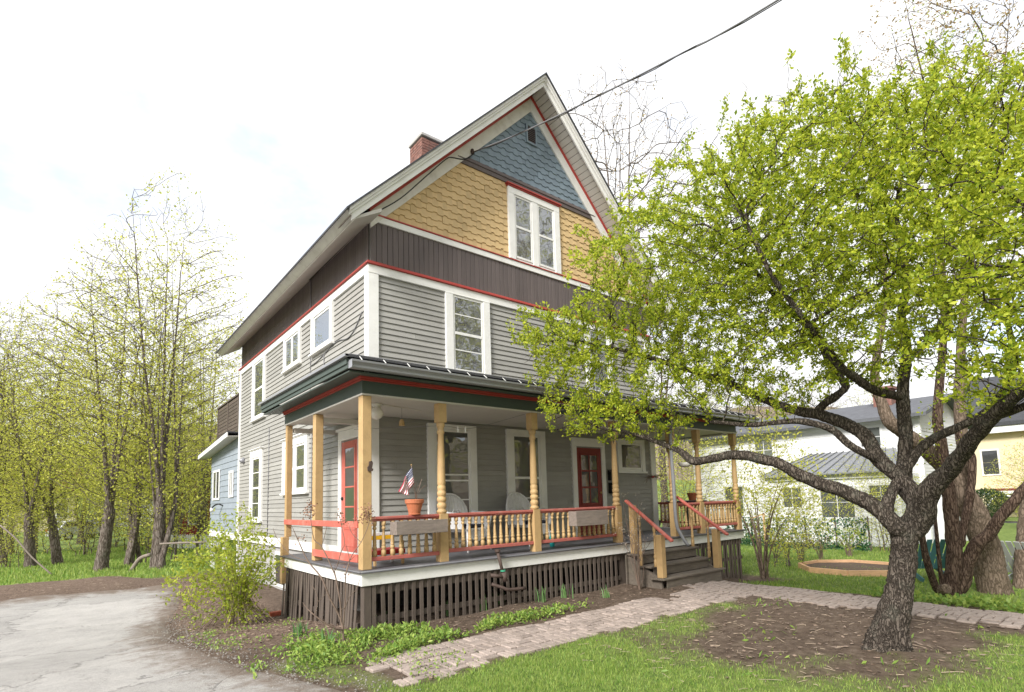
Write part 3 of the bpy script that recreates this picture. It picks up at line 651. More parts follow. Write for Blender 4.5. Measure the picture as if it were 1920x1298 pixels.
# ceiling, beams, roof
wing_slab('porch_ceiling', -.06, 2.385, 2.40, ceilm)
def beam_run(name, mat, o0, o1, z0, z1, bev=0):
    m = MB().box(PX0-o1, PX1+o1, PY0-o1, PY0-o0, z0, z1)
    m.box(PX0-o1, PX0-o0, PY0-o0+.0005, PYB+.04, z0, z1); m.box(PX1+o0, PX1+o1, PY0-o0+.0005, PYB+.04, z0, z1)
    return m.build(name, mat, house, bev=bev)
beam_run('porch_beam', green, -.12, .0, 2.372, 2.60)
beam_run('beam_soffit', ceilm, -.125, .012, 2.345, 2.371, .003)
beam_run('red_molding', red, .0005, .03, 2.545, 2.572, .004); beam_run('red_molding', red, .0005, .045, 2.573, 2.605, .004)
OV = .33
def hip(name, mat, e_in, z_in, e_out, z_out, th):
    """ring surface (eave soffit / roof) as slabs between an inner and an outer outline"""
    m = MB(); yb = PYB+.30
    a = [(PX0-e_out, yb), (PX0-e_out, PY0-e_out), (PX1+e_out, PY0-e_out), (PX1+e_out, yb)]
    if z_in is None: return
    c = [(PX0-e_in if name != 'porch_roof' else .0, yb), (PX0-e_in if name != 'porch_roof' else -.0, PY0-e_in if name != 'porch_roof' else -.002), (PX1+e_in if name != 'porch_roof' else W, PY0-e_in if name != 'porch_roof' else -.002), (PX1+e_in if name != 'porch_roof' else W, yb)]
    for k in range(3):
        p = [(*a[k], z_out), (*a[k+1], z_out), (*c[k+1], z_in), (*c[k], z_in)]
        m.hexa(p+[(x, y, z+th) for x, y, z in p])
    return m.build(name, mat, house)
hip('eave_soffit', green, .004, 2.607, OV-.02, 2.565, .02)
hip('porch_roof', proofm, 0, 3.36, OV+.06, 2.745, .03)
# eave fascia + drip edge on the left, gutter along the front
MB().box(PX0-OV-.012, PX0-OV+.015, PY0-OV, PYB+.30, 2.60, 2.735).box(PX0-OV-.030, PX0-OV-.013, PY0-OV, PYB+.30, 2.655, 2.735).build('eave_fascia', green, house, bev=.003)
MB().box(PX0-OV-.075, PX0-OV-.02, PY0-OV-.06, PYB+.32, 2.737, 2.775).build('drip_edge', gutm, house, bev=.003)
MB().box(PX0-OV+.001, PX0-.0, PYB+.285, PYB+.30, 2.60, 2.78).build('eave_fascia', green, house)
MB().box(PX0-OV+.02, PX1+OV, PY0-OV-.012, PY0-OV+.015, 2.60, 2.73).build('eave_fascia', green, house)
MB().box(PX1+OV-.015, PX1+OV+.012, PY0-OV+.016, PYB+.30, 2.60, 2.735).build('eave_fascia', green, house)
MB().box(PX0-OV-.015, PX1+OV, PY0-OV-.055, PY0-OV-.02, 2.745, 2.785).build('drip_edge', gutm, house, bev=.003)
gp = [(-.005, .0), (-.005, -.105), (-.075, -.105), (-.085, -.09), (-.082, -.06), (-.10, -.04), (-.118, -.025), (-.122, .0), (-.112, .0), (-.105, -.02), (-.07, -.05), (-.072, -.095), (-.015, -.095), (-.015, .0)]
gut = MB().prism([(PX0-OV, PY0-OV-.012+a, 2.70+b2) for a, b2 in gp], (PX1-PX0+2*OV, 0, 0)).build('gutter', gutm, house)
MB().box(PX0-OV-.004, PX0-OV-.0005, PY0-OV-.13, PY0-OV-.014, 2.596, 2.70).build('gutter_end_cap', gutm, gut)
k = 0; x = PX0-OV+.12
while x < PX1+.3:
    MB().hexa([(x, PY0-OV-.135, 2.70), (x+.013, PY0-OV-.135, 2.70), (x+.013, PY0-OV-.02, 2.79), (x, PY0-OV-.02, 2.79), (x, PY0-OV-.135, 2.704), (x+.013, PY0-OV-.135, 2.704), (x+.013, PY0-OV-.02, 2.794), (x, PY0-OV-.02, 2.794)]).build('gutter_hanger', white, gut)
    x += .33+.03*math.sin(k*2.3); k += 1
# columns
def square_post(x, y, s, z0=0, z1=2.344): return MB().box(x-s, x+s, y-s, y+s, z0, z1).build('column', tan, house, bev=.008)
square_post(PX0+.07, PY0+.07, .068)
square_post(PX0+.07, .07, .066)
MB().box(PX0+.005, PX0+.105, 1.50, 1.60, .32, 2.344).box(PX0-.058, PX0+.06, 1.49, 1.61, -.5, .3195).build('column', tan, house, bev=.006)
prof = [(.70, .066), (.735, .080), (.755, .058), (.775, .058), (.79, .070), (.84, .070), (.85, .057), (.87, .057), (.88, .069), (.93, .069), (.94, .056), (.955, .056), (.965, .067), (1.02, .067), (1.03, .055), (1.05, .063), (1.10, .063), (1.115, .052), (1.13, .060), (1.16, .0615), (1.5, .055), (1.88, .044), (1.90, .056), (1.925, .058), (1.945, .046), (1.97, .046), (2.0, .060), (2.06, .066)]
turned = MB().box(-.068, .068, -.068, .068, 0, .7).lathe(prof, n=16).box(-.068, .068, -.068, .068, 2.06, 2.344).mesh('column', tan, False)
for p in turned.polygons: p.use_smooth = len(p.vertices) == 4 and p.index > 6 and p.index < len(turned.polygons)-7
POSTS = [.345, 2.175, 4.285, 6.15, 7.16]
for x in POSTS: inst('column', turned, Matrix.Translation((x, PY0+.075, 0)), house)
inst('column', turned, Matrix.Translation((PX1-.075, PY0+.075, 0)), house)
for y in (.07, 1.5): inst('column', turned, Matrix.Translation((PX1-.075, y, 0)), house)
# cross beams from the side posts back to the wall
for y in (.07, 1.53): MB().box(PX0+.13, -.002, y-.05, y+.05, 2.22, 2.30).build('cross_beam', ceilm, house, bev=.004)
# railings
bprof = [(0, .034), (.075, .034), (.085, .024), (.092, .024), (.10, .030), (.118, .034), (.135, .029), (.142, .021), (.15, .028), (.162, .028), (.17, .022), (.19, .026), (.30, .019), (.355, .014), (.365, .026), (.385, .028), (.395, .018), (.405, .018), (.415, .030), (.47, .032)]
bal = MB().lathe(bprof, n=8).mesh('baluster', tan, False)
for p in bal.polygons: p.use_smooth = len(p.vertices) == 4
def railing(a, b, zb=.175, zt=.63, n=None, name='railing', posty=0):
    a = Vector(a); b = Vector(b); d = b-a; ln = d.length; d.normalize(); n = n or int(ln/.131)
    m = MB().bar(a+Vector((0, 0, zt+.045)), b+Vector((0, 0, zt+.045)), .088, .04).bar(a+Vector((0, 0, zt+.012)), b+Vector((0, 0, zt+.012)), .056, .024)
    rl = m.build(name, coralf, house, bev=.007)
    MB().bar(a+Vector((0, 0, zb-.028)), b+Vector((0, 0, zb-.028)), .07, .055).build('bottom_rail', coralf, rl, bev=.006)
    sc = (zt-zb)/.47
    for k in range(n):
        p = a+d*(ln*(k+.5)/n)
        inst('baluster', bal, Matrix.Translation((p.x, p.y, zb)) @ Matrix.Scale(sc, 4, (0, 0, 1)) @ Matrix.Rotation(random.uniform(-.15, .15), 4, 'Z'), rl)
    return rl
yr = PY0+.075
railing((PX0+.14, yr, 0), (.277, yr, 0), zb=.155, n=8)
railing((.413, yr, 0), (2.107, yr, 0), n=14)
railing((2.243, yr, 0), (4.217, yr, 0), n=15)
railing((6.218, yr, 0), (7.092, yr, 0), n=6)
railing((7.228, yr, 0), (PX1-.143, yr, 0), n=12)
railing((PX1-.075, PY0+.143, 0), (PX1-.075, .0, 0), n=13)
railing((PX1-.075, .14, 0), (PX1-.075, 1.43, 0), n=10)
railing((PX1-.15, 1.5, 0), (W+.02, 1.5, 0), n=6)
MB().bar((PX0-.02, 1.49, .59), (PX0+.0, PY0+.14, .595), .03, .088).build('flat_rail', coral, house, bev=.004)
MB().bar((PX0-.015, .01, .135), (PX0-.0, PY0+.14, .145), .03, .105).build('flat_rail', coral, house, bev=.004)
# skirt of upright slats
def slat_mesh(l): return MB().box(-.029, .029, -.008, .008, -l, 0).mesh('slat', latt, False, .003)
SM = [slat_mesh(l) for l in (.50, .54, .58, .62)]
def skirt_front(x0, x1, yy, gap=.119):
    sk = MB().box(x0, x1, yy, yy+.02, -.33, -.206).box(x0, x1, yy, yy+.02, -.70, -.62).build('porch_skirt', latt, house, bev=.003)
    x = x0+.04; k = 0
    while x < x1-.03:
        g = gzf(x, yy-.1); need = -.215-g+.02
        me = SM[int(np.clip((need-.50)/.04+random.choice((0, 0, 1, -1)), 0, 3))]
        rot = random.uniform(-.012, .012) if random.random() < .9 else random.uniform(-.06, .06)
        inst('slat', me, Matrix.Translation((x, yy-.013, -.215+random.uniform(-.008, .006))) @ Matrix.Rotation(rot, 4, 'Y') @ Matrix.Scale(max(.9, (need)/.56), 4, (0, 0, 1)), sk)
        x += gap+random.uniform(-.008, .008); k += 1
    return sk
skirt_front(-.80, 4.26, PY0+.03); skirt_front(6.5, PX1-.05, PY0+.03)
MB().box(-.905, -.80, PY0+.005, PY0+.028, -.86, -.206).box(-.905, -.885, PY0+.03, PY0+.12, -.86, -.206).build('skirt_corner_board', latt, house, bev=.003)
sk = MB().box(PX0+.035, PX0+.055, PY0+.2, PYB, -.33, -.206).box(PX0+.035, PX0+.055, PY0+.2, PYB, -.80, -.72).build('porch_skirt', latt, house, bev=.003)
ls = MB().box(-.008, .008, -.031, .031, -.80, 0).mesh('slat', latt, False, .003)
y = PY0+.22; k = 0
while y < PYB-.03:
    need = -.215-gzf(PX0-.1, y)+.03
    wide = 1.5 if k in (10, 11) else 1
    inst('slat', ls, Matrix.Translation((PX0+.02, y, -.215+random.uniform(-.02, .004))) @ Matrix.Rotation(-.06+random.uniform(-.05, .03), 4, 'X') @ Matrix.Rotation(random.uniform(.02, .10), 4, 'Y') @ Matrix.Scale(need/.80, 4, (0, 0, 1)) @ Matrix.Scale(wide, 4, (0, 1, 0)), sk)
    y += .106+random.uniform(-.012, .015)+(.035 if wide > 1 else 0); k += 1
rs = MB().box(PX1-.05, PX1-.03, PY0+.1, PYB, -.33, -.206).build('porch_skirt', latt, house, bev=.003)
for k in range(26):
    y = PY0+.12+k*.125; need = -.215-gzf(PX1+.1, y)
    inst('slat', ls, Matrix.Translation((PX1-.015, y, -.215)) @ Matrix.Scale(need/.8, 4, (0, 0, 1)), rs)
MB().box(4.27, 6.49, PY0+.06, PY0+.08, -.95, -.206).build('skirt_light_block', latt, house)  # boards added to block light under the porch so slat gaps stay dark
MB().box(PX0+.06, -.01, PYB-.03, PYB-.01, -1.3, -.037).build('skirt_light_block', latt, house)
MB().box(W+.04, PX1-.06, PYB-.03, PYB-.01, -1.6, -.037).build('skirt_light_block', latt, house)
# steps
def stringer(x): return MB().hexa([(x, -2.62, -.86), (x+.05, -2.62, -.86), (x+.05, -1.86, -.86), (x, -1.86, -.86), (x, -2.60, -.66), (x+.05, -2.60, -.66), (x+.05, -1.86, -.24), (x, -1.86, -.24)])
stairs = bpy.data.objects.new('stairs', None); put(stairs, house)
stringer(4.42).build('stringer', stepw, stairs); stringer(6.30).build('stringer', stepw, stairs)
for k, (yf, zt) in enumerate(((-2.16, -.215), (-2.44, -.42), (-2.72, -.615))):
    for j in range(2):
        y0 = yf+j*.152; MB().box(4.38-.02*k, 6.39+.02*k, y0, y0+.146, zt-.035, zt).build('tread', stepw, stairs, bev=.005)
    zb = zt-.19 if k < 2 else -.86
    MB().box(4.475, 6.295, yf+.03, yf+.05, zb+.002, zt-.036).build('riser', stepw, stairs, bev=.002)
MB().box(4.36, 4.47, PY0-.04, PY0-.013, -.80, -.24).build('stair_side_board', stepw, stairs)
# stair rails
for nx_, sx in ((4.46, 0), (6.33, 1)):
    n1 = MB().box(nx_-.062, nx_+.062, -2.66, -2.536, -.614, .155).build('newel_post', tan, house, bev=.006)
    a = Vector((nx_-.02, -1.75 if sx == 0 else -1.72, .845)); b2 = Vector((nx_+.0, -2.86, .05))
    if sx == 0: a = Vector((4.36, -1.92, .80))
    hr = MB().bar(a, b2, .085, .045).build('handrail', coral, house, bev=.01)
    for t in (.30, .62):
        p = a.lerp(b2, t); zz = -.214 if p.y > -2.16 else -.419
        hgt = p.z-.03-zz
        inst('baluster', bal, Matrix.Translation((p.x, p.y, zz)) @ Matrix.Scale(hgt/.47, 4, (0, 0, 1)), hr)
    if sx == 0: MB().box(4.40, 4.51, -2.06, -1.95, -.214, .70).build('newel_post', tan, house, bev=.006)
# downspout by the steps
MB().tube(smooth_path([(6.02, PY0-.33, 2.60), (6.02, PY0-.25, 2.45), (6.04, PY0-.03, 2.25), (6.05, PY0-.025, 1.0), (6.06, PY0-.03, .3), (6.12, PY0-.08, .05), (6.2, PY0-.2, -.2)], 5), .036, 8).build('downspout', gutm, house, True)

# ---- rear blue addition (part of the house)
ext = MB().box(.02, .15, LH+.02, 13.75, .05, 3.2).box(.151, 5, 13.6, 13.75, .05, 2.9).build('rear_addition', bluew, house)
ee = .19
me = MB().hexa([(.019, LH+.15, 0), (.019, 13.74, 0), (-.004, 13.74, 0), (-.004, LH+.15, 0), (.019, LH+.15, ee+.01), (.019, 13.74, ee+.01), (.014, 13.74, ee+.01), (.014, LH+.15, ee+.01)]).mesh('siding_board', bluew)
for k in range(15): inst('siding_board', me, Matrix.Translation((0, 0, .08+k*ee)), ext)
MB().hexa([(-.36, LH+.04, 3.16), (5, LH+.04, 3.16), (5, 14.2, 2.82), (-.36, 14.2, 2.82), (-.36, LH+.04, 3.19), (5, LH+.04, 3.19), (5, 14.2, 2.85), (-.36, 14.2, 2.85)]).build('addition_roof', roofm, ext)
MB().hexa([(-.37, LH+.04, 3.02), (-.34, LH+.04, 3.02), (-.34, 14.21, 2.68), (-.37, 14.21, 2.68), (-.37, LH+.04, 3.158), (-.34, LH+.04, 3.158), (-.34, 14.21, 2.818), (-.37, 14.21, 2.818)]).build('addition_fascia', white, ext)
MB().hexa([(-.339, LH+.04, 3.04), (.0, LH+.04, 3.06), (.0, 14.2, 2.72), (-.339, 14.2, 2.70), (-.339, LH+.04, 3.05), (.0, LH+.04, 3.07), (.0, 14.2, 2.73), (-.339, 14.2, 2.71)]).build('addition_soffit', ceilm, ext)
MB().box(-.012, .0185, LH+.16, 13.74, -.12, .078).build('addition_base_trim', white, ext)
for y0, y1, z0, z1 in ((12.15, 13.3, 1.15, 2.2), (10.1, 10.7, 1.2, 2.05)):
    wn = MB().box(-.03, -.0055, y0, y1, z0, z0+.07).box(-.03, -.0055, y0, y1, z1-.07, z1).box(-.03, -.0055, y0, y0+.09, z0+.0705, z1-.0705).box(-.03, -.0055, y1-.09, y1, z0+.0705, z1-.0705).box(-.028, -.0055, (y0+y1)/2-.03, (y0+y1)/2+.03, z0+.0705, z1-.0705).build('addition_window', white, ext)
    MB().box(-.012, -.006, y0+.09, y1-.09, z0+.07, z1-.07).build('pane', glassd, wn)
for y in (9.6, 11.6, 13.6): MB().box(.03, .15, y-.06, y+.06, -1.9, -.121).build('addition_post', white, ext)
# rooftop deck railing of the addition: dark brown boards
rr = MB().box(-.05, .02, 12.5, 12.6, 2.95, 4.35).box(-.05, .02, LH+.1, LH+.2, 3.2, 4.35).box(-.05, .02, 10.95, 11.05, 3.1, 4.35).box(-.07, .04, LH+.05, 12.65, 4.351, 4.40).build('roof_deck_railing', latt, house)
for k in range(9): MB().box(-.03, .0, LH+.201, 12.499, 3.28+k*.118, 3.28+k*.118+.10).build('rail_board', latt, rr)
# security light on the addition, vent hood, exterior cables
MB().tube(smooth_path([(-.005, 11.6, .95), (-.12, 11.65, 1.0), (-.2, 11.8, .97), (-.26, 12.0, .88)], 4), .025, 6).build('flood_light_arm', blackm, ext, True)
MB().lathe([(0, .03), (.05, .05), (.14, .065), (.15, .0)], n=10).build('flood_light_head', white, ext, True, m=Matrix.Translation((-.27, 12.02, .87)) @ Matrix.Rotation(R(130), 4, 'X'))
MB().lathe([(0, .09), (.02, .10), (.12, .04), (.14, .0)], n=10).build('vent_hood', gutm, house, True, m=Matrix.Translation((-.02, 8.75, 2.25)) @ Matrix.Rotation(-math.pi/2, 4, 'Y'))
for pts in ([(-.025, 6.1, 2.9), (-.026, 6.1, 1.6), (-.026, 6.12, .1)], [(-.03, 2.98, 5.9), (-.045, 2.95, 5.2), (-.075, 2.95, 5.11), (-.04, 2.96, 5.0), (-.026, 2.97, 4.0), (-.026, 2.97, 3.0)], [(-.026, 2.75, 2.35), (-.028, 2.72, 1.6), (-.028, 2.72, .8), (-.026, 2.70, .2)], [(-.027, 2.83, 2.5), (-.027, 2.82, 1.5), (-.027, 2.80, .75)],
            [(-.03, .25, 4.3), (-.03, .55, 4.08), (-.03, .9, 3.98), (-.03, 1.4, 4.05), (-.03, 1.9, 4.0), (-.03, 2.5, 3.9), (-.03, 2.9, 3.88)], [(-.03, 2.15, 3.95), (-.026, 2.13, 3.5), (-.026, 2.12, 3.0)]):
    MB().tube(smooth_path(pts, 4) if len(pts) > 4 else pts, .011, 5).build('wall_cable', cableg, house, True)
# ------------------------------------------------------------------ things on and around the porch
TR = Matrix.Translation
def rotz(a): return Matrix.Rotation(a, 4, 'Z')
# wicker armchairs
cush = pbr('navy_cushion', (.03, .035, .06), .8, .2, 8)
def wicker_chair(loc, rz, label):
    t = thing('wicker_chair', label, 'chair', loc, 'wicker chairs on the porch')
    m0 = TR(Vector(loc)) @ rotz(rz); WM[t] = m0; t.matrix_basis = m0
    # fan-shaped back, curved round the sitter
    nu, nv = 14, 9; V = []; rim = []
    for j in range(nv):
        for i in range(nu):
            s = -1+2*i/(nu-1); q = j/(nv-1)
            wd = .30+.09*math.sin(min(1, q*1.3)*math.pi/2); top = .40+.60*math.sqrt(max(0, 1-abs(s)**2.6))
            z = .40+(top-.40)*q*1.0+.0; x = s*wd; y = .22+.13*q-.17*s*s
            V.append((x, y, z))
            if j == nv-1: rim.append((x, y, z+.004))
    n = len(V); V2 = V+[(x, y+.03, z) for x, y, z in V]; F = []
    for j in range(nv-1):
        for i in range(nu-1):
            a = j*nu+i; F.append((a, a+1, a+nu+1, a+nu)); F.append((n+a, n+a+nu, n+a+nu+1, n+a+1))
    MBo = MB(); MBo.v = V2; MBo.f = F; MBo.build('backrest', wick, t, True, m=m0)
    MB().tube(rim, .024, 7).build('rim', wick, t, True, m=m0)
    rib = MB()
    for i in range(0, nu):
        rib.tube([(V[j*nu+i][0], V[j*nu+i][1]-.006, V[j*nu+i][2]) for j in range(nv)], .007, 4)
    rib.build('wicker_weave', wick, t, True, m=m0, kind='stuff')
    MB().tube([(-.17, .17, .62), (-.06, .185, .72), (0, .19, .70), (.06, .185, .72), (.17, .17, .62)], .012, 5).build('weave_band', wick, t, True, m=m0)
    MB().box(-.28, .28, -.30, .22, .34, .40).build('seat', wick, t, bev=.02, m=m0)
    MB().box(-.25, .25, -.27, .18, .402, .46).build('cushion', cush, t, bev=.02, m=m0)
    for s in (-1, 1):
        MB().tube(smooth_path([(s*.37, .12, .68), (s*.40, -.05, .655), (s*.39, -.25, .64), (s*.33, -.34, .62), (s*.30, -.33, .50), (s*.29, -.31, .38)], 4), .030, 7).build('armrest', wick, t, True, m=m0)
        MB().prism([(s*.375, .12, .40), (s*.375, -.28, .40), (s*.385, -.28, .63), (s*.385, .12, .67)], (s*.015, 0, 0)).build('side_panel', wick, t, m=m0)
        for y, sy in ((-.28, -1), (.2, 1)):
            MB().tube([(s*.26, y, .36), (s*.28, y+sy*.02, .18), (s*.33, y+sy*.06, .0)], [.026, .022, .02], 7).build('leg', wick, t, True, m=m0)
    ap = [(-.29, -.305, .35), (-.2, -.31, .23), (0, -.31, .17), (.2, -.31, .23), (.29, -.305, .35)]
    MB().prism(ap, (0, .012, 0)).build('apron', wick, t, m=m0)
    return t
wicker_chair((1.50, -.62, .0), .30, 'white wicker armchair with fan back in front of the porch window nearest the flag')
wicker_chair((2.98, -.62, .0), .12, 'white wicker armchair with fan back behind the second turned post')
# painted child's chair behind the first railing bay
pw, py_, pr = pbr('toy_white', (.75, .75, .76), .4), pbr('toy_yellow', (.75, .45, .02), .4), pbr('toy_red', (.35, .01, .015), .4)
t = thing('childs_chair', "small child's chair in white, yellow and red behind the first railing bay", 'chair', (-.38, -1.35, 0))
for x in (-.60, -.17):
    for y in (-1.50, -1.16): MB().box(x-.017, x+.017, y-.017, y+.017, 0, .46 if y > -1.3 else .33).build('leg', pw if y > -1.3 else tan, t, bev=.003)
MB().box(-.63, -.14, -1.53, -1.13, .15, .215).build('seat', pr, t, bev=.006)
MB().box(-.584, -.186, -1.172, -1.148, .34, .40).build('back_slat', py_, t, bev=.003); MB().box(-.584, -.186, -1.175, -1.145, .405, .445).build('back_rail', pw, t, bev=.003)
# terracotta pot with flag
t = thing('flower_pot', 'terracotta flower pot with dry stems on the porch railing', 'pot', (-.11, yr, .696))
m0 = TR((-.11, yr, .696))
MB().lathe([(0, .085), (.012, .088), (.02, .088), (.02, .07)], n=20).build('saucer', terra, t, True, m=m0)
MB().lathe([(.021, .082), (.16, .118), (.165, .132), (.215, .138), (.222, .132), (.215, .122), (.19, .118), (.185, .0)], n=22, cap=False).build('pot', terra, t, False, m=m0)
for k in range(4):
    a = k*1.3+.4; MB().tube(smooth_path([(-.09, yr, .88), (-.06+.02*math.cos(a), yr+.01, .98), (-.04+.05*math.cos(a), yr+.04*math.sin(a), 1.06), (.02+.08*math.cos(a), yr+.05*math.sin(a), 1.12+.03*k)], 3), .0035, 4).build('dry_stem', twigm, t)
def flag_material():
    m, t, b, N, L = nodes_of('flag_cloth'); uv = N('ShaderNodeUVMap'); sx = N('ShaderNodeSeparateXYZ'); L(uv.outputs[0], sx.inputs[0])
    def mth(op, a, c=None):
        n = N('ShaderNodeMath'); n.operation = op
        for k, v in enumerate((a, c)):
            if v is None: continue
            if isinstance(v, (int, float)): n.inputs[k].default_value = v
            else: L(v, n.inputs[k])
        return n.outputs[0]
    u, v = sx.outputs[0], sx.outputs[1]
    stripe = mth('LESS_THAN', mth('MODULO', mth('MULTIPLY', v, 13), 2), 1)
    can = mth('MULTIPLY', mth('LESS_THAN', u, .40), mth('GREATER_THAN', v, 6/13))
    fu = mth('FRACT', mth('MULTIPLY', u, 15)); fv = mth('FRACT', mth('MULTIPLY', mth('SUBTRACT', v, 6/13), 9.3))
    du = mth('SUBTRACT', fu, .5); dv = mth('SUBTRACT', fv, .5)
    star = mth('LESS_THAN', mth('ADD', mth('MULTIPLY', du, du), mth('MULTIPLY', dv, dv)), .075)
    def mix(f, a, c):
        x = N('ShaderNodeMix'); x.data_type = 'RGBA'; L(f, x.inputs['Factor'])
        for s, val in (('A', a), ('B', c)):
            if isinstance(val, tuple): x.inputs[s].default_value = (*val, 1)
            else: L(val, x.inputs[s])
        return x.outputs['Result']
    base = mix(stripe, (.82, .80, .80), (.42, .015, .055)); cc = mix(star, (.02, .03, .13), (.85, .85, .87)); L(mix(can, base, cc), b.inputs['Base Color'])
    b.inputs['Roughness'].default_value = .8; return m
fl = thing('flag', 'small American flag on a thin stick planted in the terracotta pot', 'flag', (-.10, yr-.01, .86))
p0 = Vector((-.085, yr-.012, .86)); p1 = Vector((-.165, yr-.02, 1.40))
MB().tube([p0, p1], .0045, 6).build('pole', twigm, fl, True)
MB().lathe([(0, .005), (.008, .011), (.018, .008), (.024, .0)], n=8).build('finial', tan, fl, True, m=TR(p1))
nu, nv = 22, 14; V = []; UVs = []
for j in range(nv):
    for i in range(nu):
        u, v = i/(nu-1), j/(nv-1)
        h = p1.lerp(p0, .05+.42*(1-v))
        x = h.x-.30*u*(.35+.35*v)-.02*math.sin(u*3); z = h.z-.30*u**1.15*(.6+.55*v)
        y = h.y-.02-.035*math.sin(u*8+v*2.5)*u-.02*math.sin(v*9)*u
        V.append((x, y, z)); UVs.append((u, v))
F = [(j*nu+i, j*nu+i+1, (j+1)*nu+i+1, (j+1)*nu+i) for j in range(nv-1) for i in range(nu-1)]
mb = MB(); mb.v = V; mb.f = F; clo = mb.build('flag_cloth', flag_material(), fl, True)
uvl = clo.data.uv_layers.new(name='UVMap')
for lp in clo.data.loops: uvl.data[lp.index].uv = UVs[lp.vertex_index]
sd = clo.modifiers.new('thickness', 'SOLIDIFY'); sd.thickness = .002
# weathered planter boxes hung on the rail
for x0, x1, z0, z1, lab in ((-.53, .285, .44, .625, 'weathered grey plank planter box hung below the flower pot'), (2.90, 3.73, .38, .645, 'weathered grey plank planter box on the railing beside the steps')):
    t = thing('planter_box', lab, 'planter', ((x0+x1)/2, -1.95, z0), 'planter boxes on the porch rail')
    MB().box(x0, x1, -2.02, -2.0, z0, z1).build('front_board', weath, t, bev=.004); MB().box(x0, x1, -1.845, -1.825, z0, z1-.01).build('back_board', weath, t, bev=.004)
    for x in (x0+.002, x1-.022): MB().box(x, x+.02, -1.999, -1.846, z0+.002, z1-.006).build('end_board', weath, t, bev=.003)
    MB().box(x0+.023, x1-.023, -1.999, -1.846, z0+.004, z0+.024).build('bottom_board', weath, t)
    MB().box(x0+.024, x1-.024, -1.998, -1.847, z0+.026, z1-.04).build('soil', pbr('planter_soil', (.05, .035, .025), .95, .3, 20, .8, 60), t)
# mailboxes
for k, z in enumerate((.96, 1.27)):
    t = thing('mailbox', ('lower' if k == 0 else 'upper')+' of two black wall mailboxes right of the front door', 'mailbox', (6.18, -.08, z), 'mailboxes by the front door')
    MB().hexa([(6.06, -.13, z), (6.30, -.13, z), (6.30, -.022, z), (6.06, -.022, z), (6.06, -.13, z+.18), (6.30, -.13, z+.18), (6.30, -.022, z+.25), (6.06, -.022, z+.25)]).build('body', blackm, t, bev=.006)
    MB().hexa([(6.05, -.142, z+.165), (6.31, -.142, z+.165), (6.31, -.022, z+.252), (6.05, -.022, z+.252), (6.05, -.142, z+.185), (6.31, -.142, z+.185), (6.31, -.022, z+.262), (6.05, -.022, z+.262)]).build('lid', blackm, t, bev=.004)
    MB().box(6.15, 6.21, -.1325, -.131, z+.09, z+.12).build('name_plate', white, t)
# porch ceiling globe
t = thing('ceiling_lamp', 'round opal globe ceiling lamp at the porch corner', 'lamp', (-.38, -1.10, 2.38))
m0 = TR((-.38, -1.10, 2.384))
MB().lathe([(0, .09), (-.02, .09), (-.03, .06), (-.05, .055)][::-1], n=16).build('lamp_base', dirtywhite, t, True, m=m0)
MB().lathe([(-.24, .0), (-.235, .035), (-.21, .075), (-.16, .10), (-.11, .095), (-.07, .065), (-.052, .05)], n=18).build('globe', lampg, t, True, m=m0)
MB().tube([(-.38, -1.10, 2.378), (-.2, -1.1, 2.378), (.5, -.9, 2.378)], .006, 5).build('conduit', dirtywhite, t)
# wooden chime, clothes line with pegs
t = thing('wooden_chime', 'small wooden bell shaped chime hanging under the porch ceiling', 'chime', (.12, -.95, 2.15))
MB().tube([(.12, -.95, 2.384), (.12, -.95, 2.20)], .003, 4).build('string', cableg, t)
MB().lathe([(0, .045), (.06, .04), (.10, .025), (.105, 0)], c=(.12, -.95, 2.10), n=8).build('bell', tan, t)
t = thing('clothes_line', 'thin line with two wooden pegs strung between the turned posts', 'line', (.7, -1.7, 2.0))
pts = smooth_path([(-.3, -.05, 2.12), (.35, -1.68, 2.02), (1.0, -1.62, 2.03), (2.17, -1.68, 2.36)], 5)
MB().tube(pts, .003, 4).build('line', cableg, t)
for x in (.72, .86): MB().box(x-.006, x+.006, -1.665, -1.645, 1.95, 2.035).build('peg', white, t)
# small cast bird plaque on the corner post
MB().prism([(-.855, -1.832, 1.31), (-.79, -1.832, 1.31), (-.78, -1.832, 1.34), (-.80, -1.832, 1.35), (-.785, -1.832, 1.42), (-.80, -1.832, 1.45), (-.835, -1.832, 1.44), (-.84, -1.832, 1.39), (-.86, -1.832, 1.36)], (0, -.02, 0)).build('bird_plaque', ironm, house)
# twig swag on the far corner board
t = thing('twig_swag', 'swag of dry red twigs tied to the far corner board of the porch wall', 'swag', (7.7, -.1, 1.35)); sw = MB()
for k in range(26):
    a = random.uniform(-.5, .5); ln = random.uniform(.2, .5); s = random.choice((-1, 1))
    sw.tube([(7.72, -.08, 1.36), (7.72+s*ln*.6, -.10-random.random()*.1, 1.36+a*.12), (7.72+s*ln, -.12-random.random()*.15, 1.36+a*.35-.08)], [.006, .005, .002], 4)
sw.build('twigs', twigm, t, kind='stuff'); MB().lathe([(-.03, .035), (0, .045), (.03, .035)], c=(7.72, -.09, 1.36), n=8).build('ribbon', red, t)
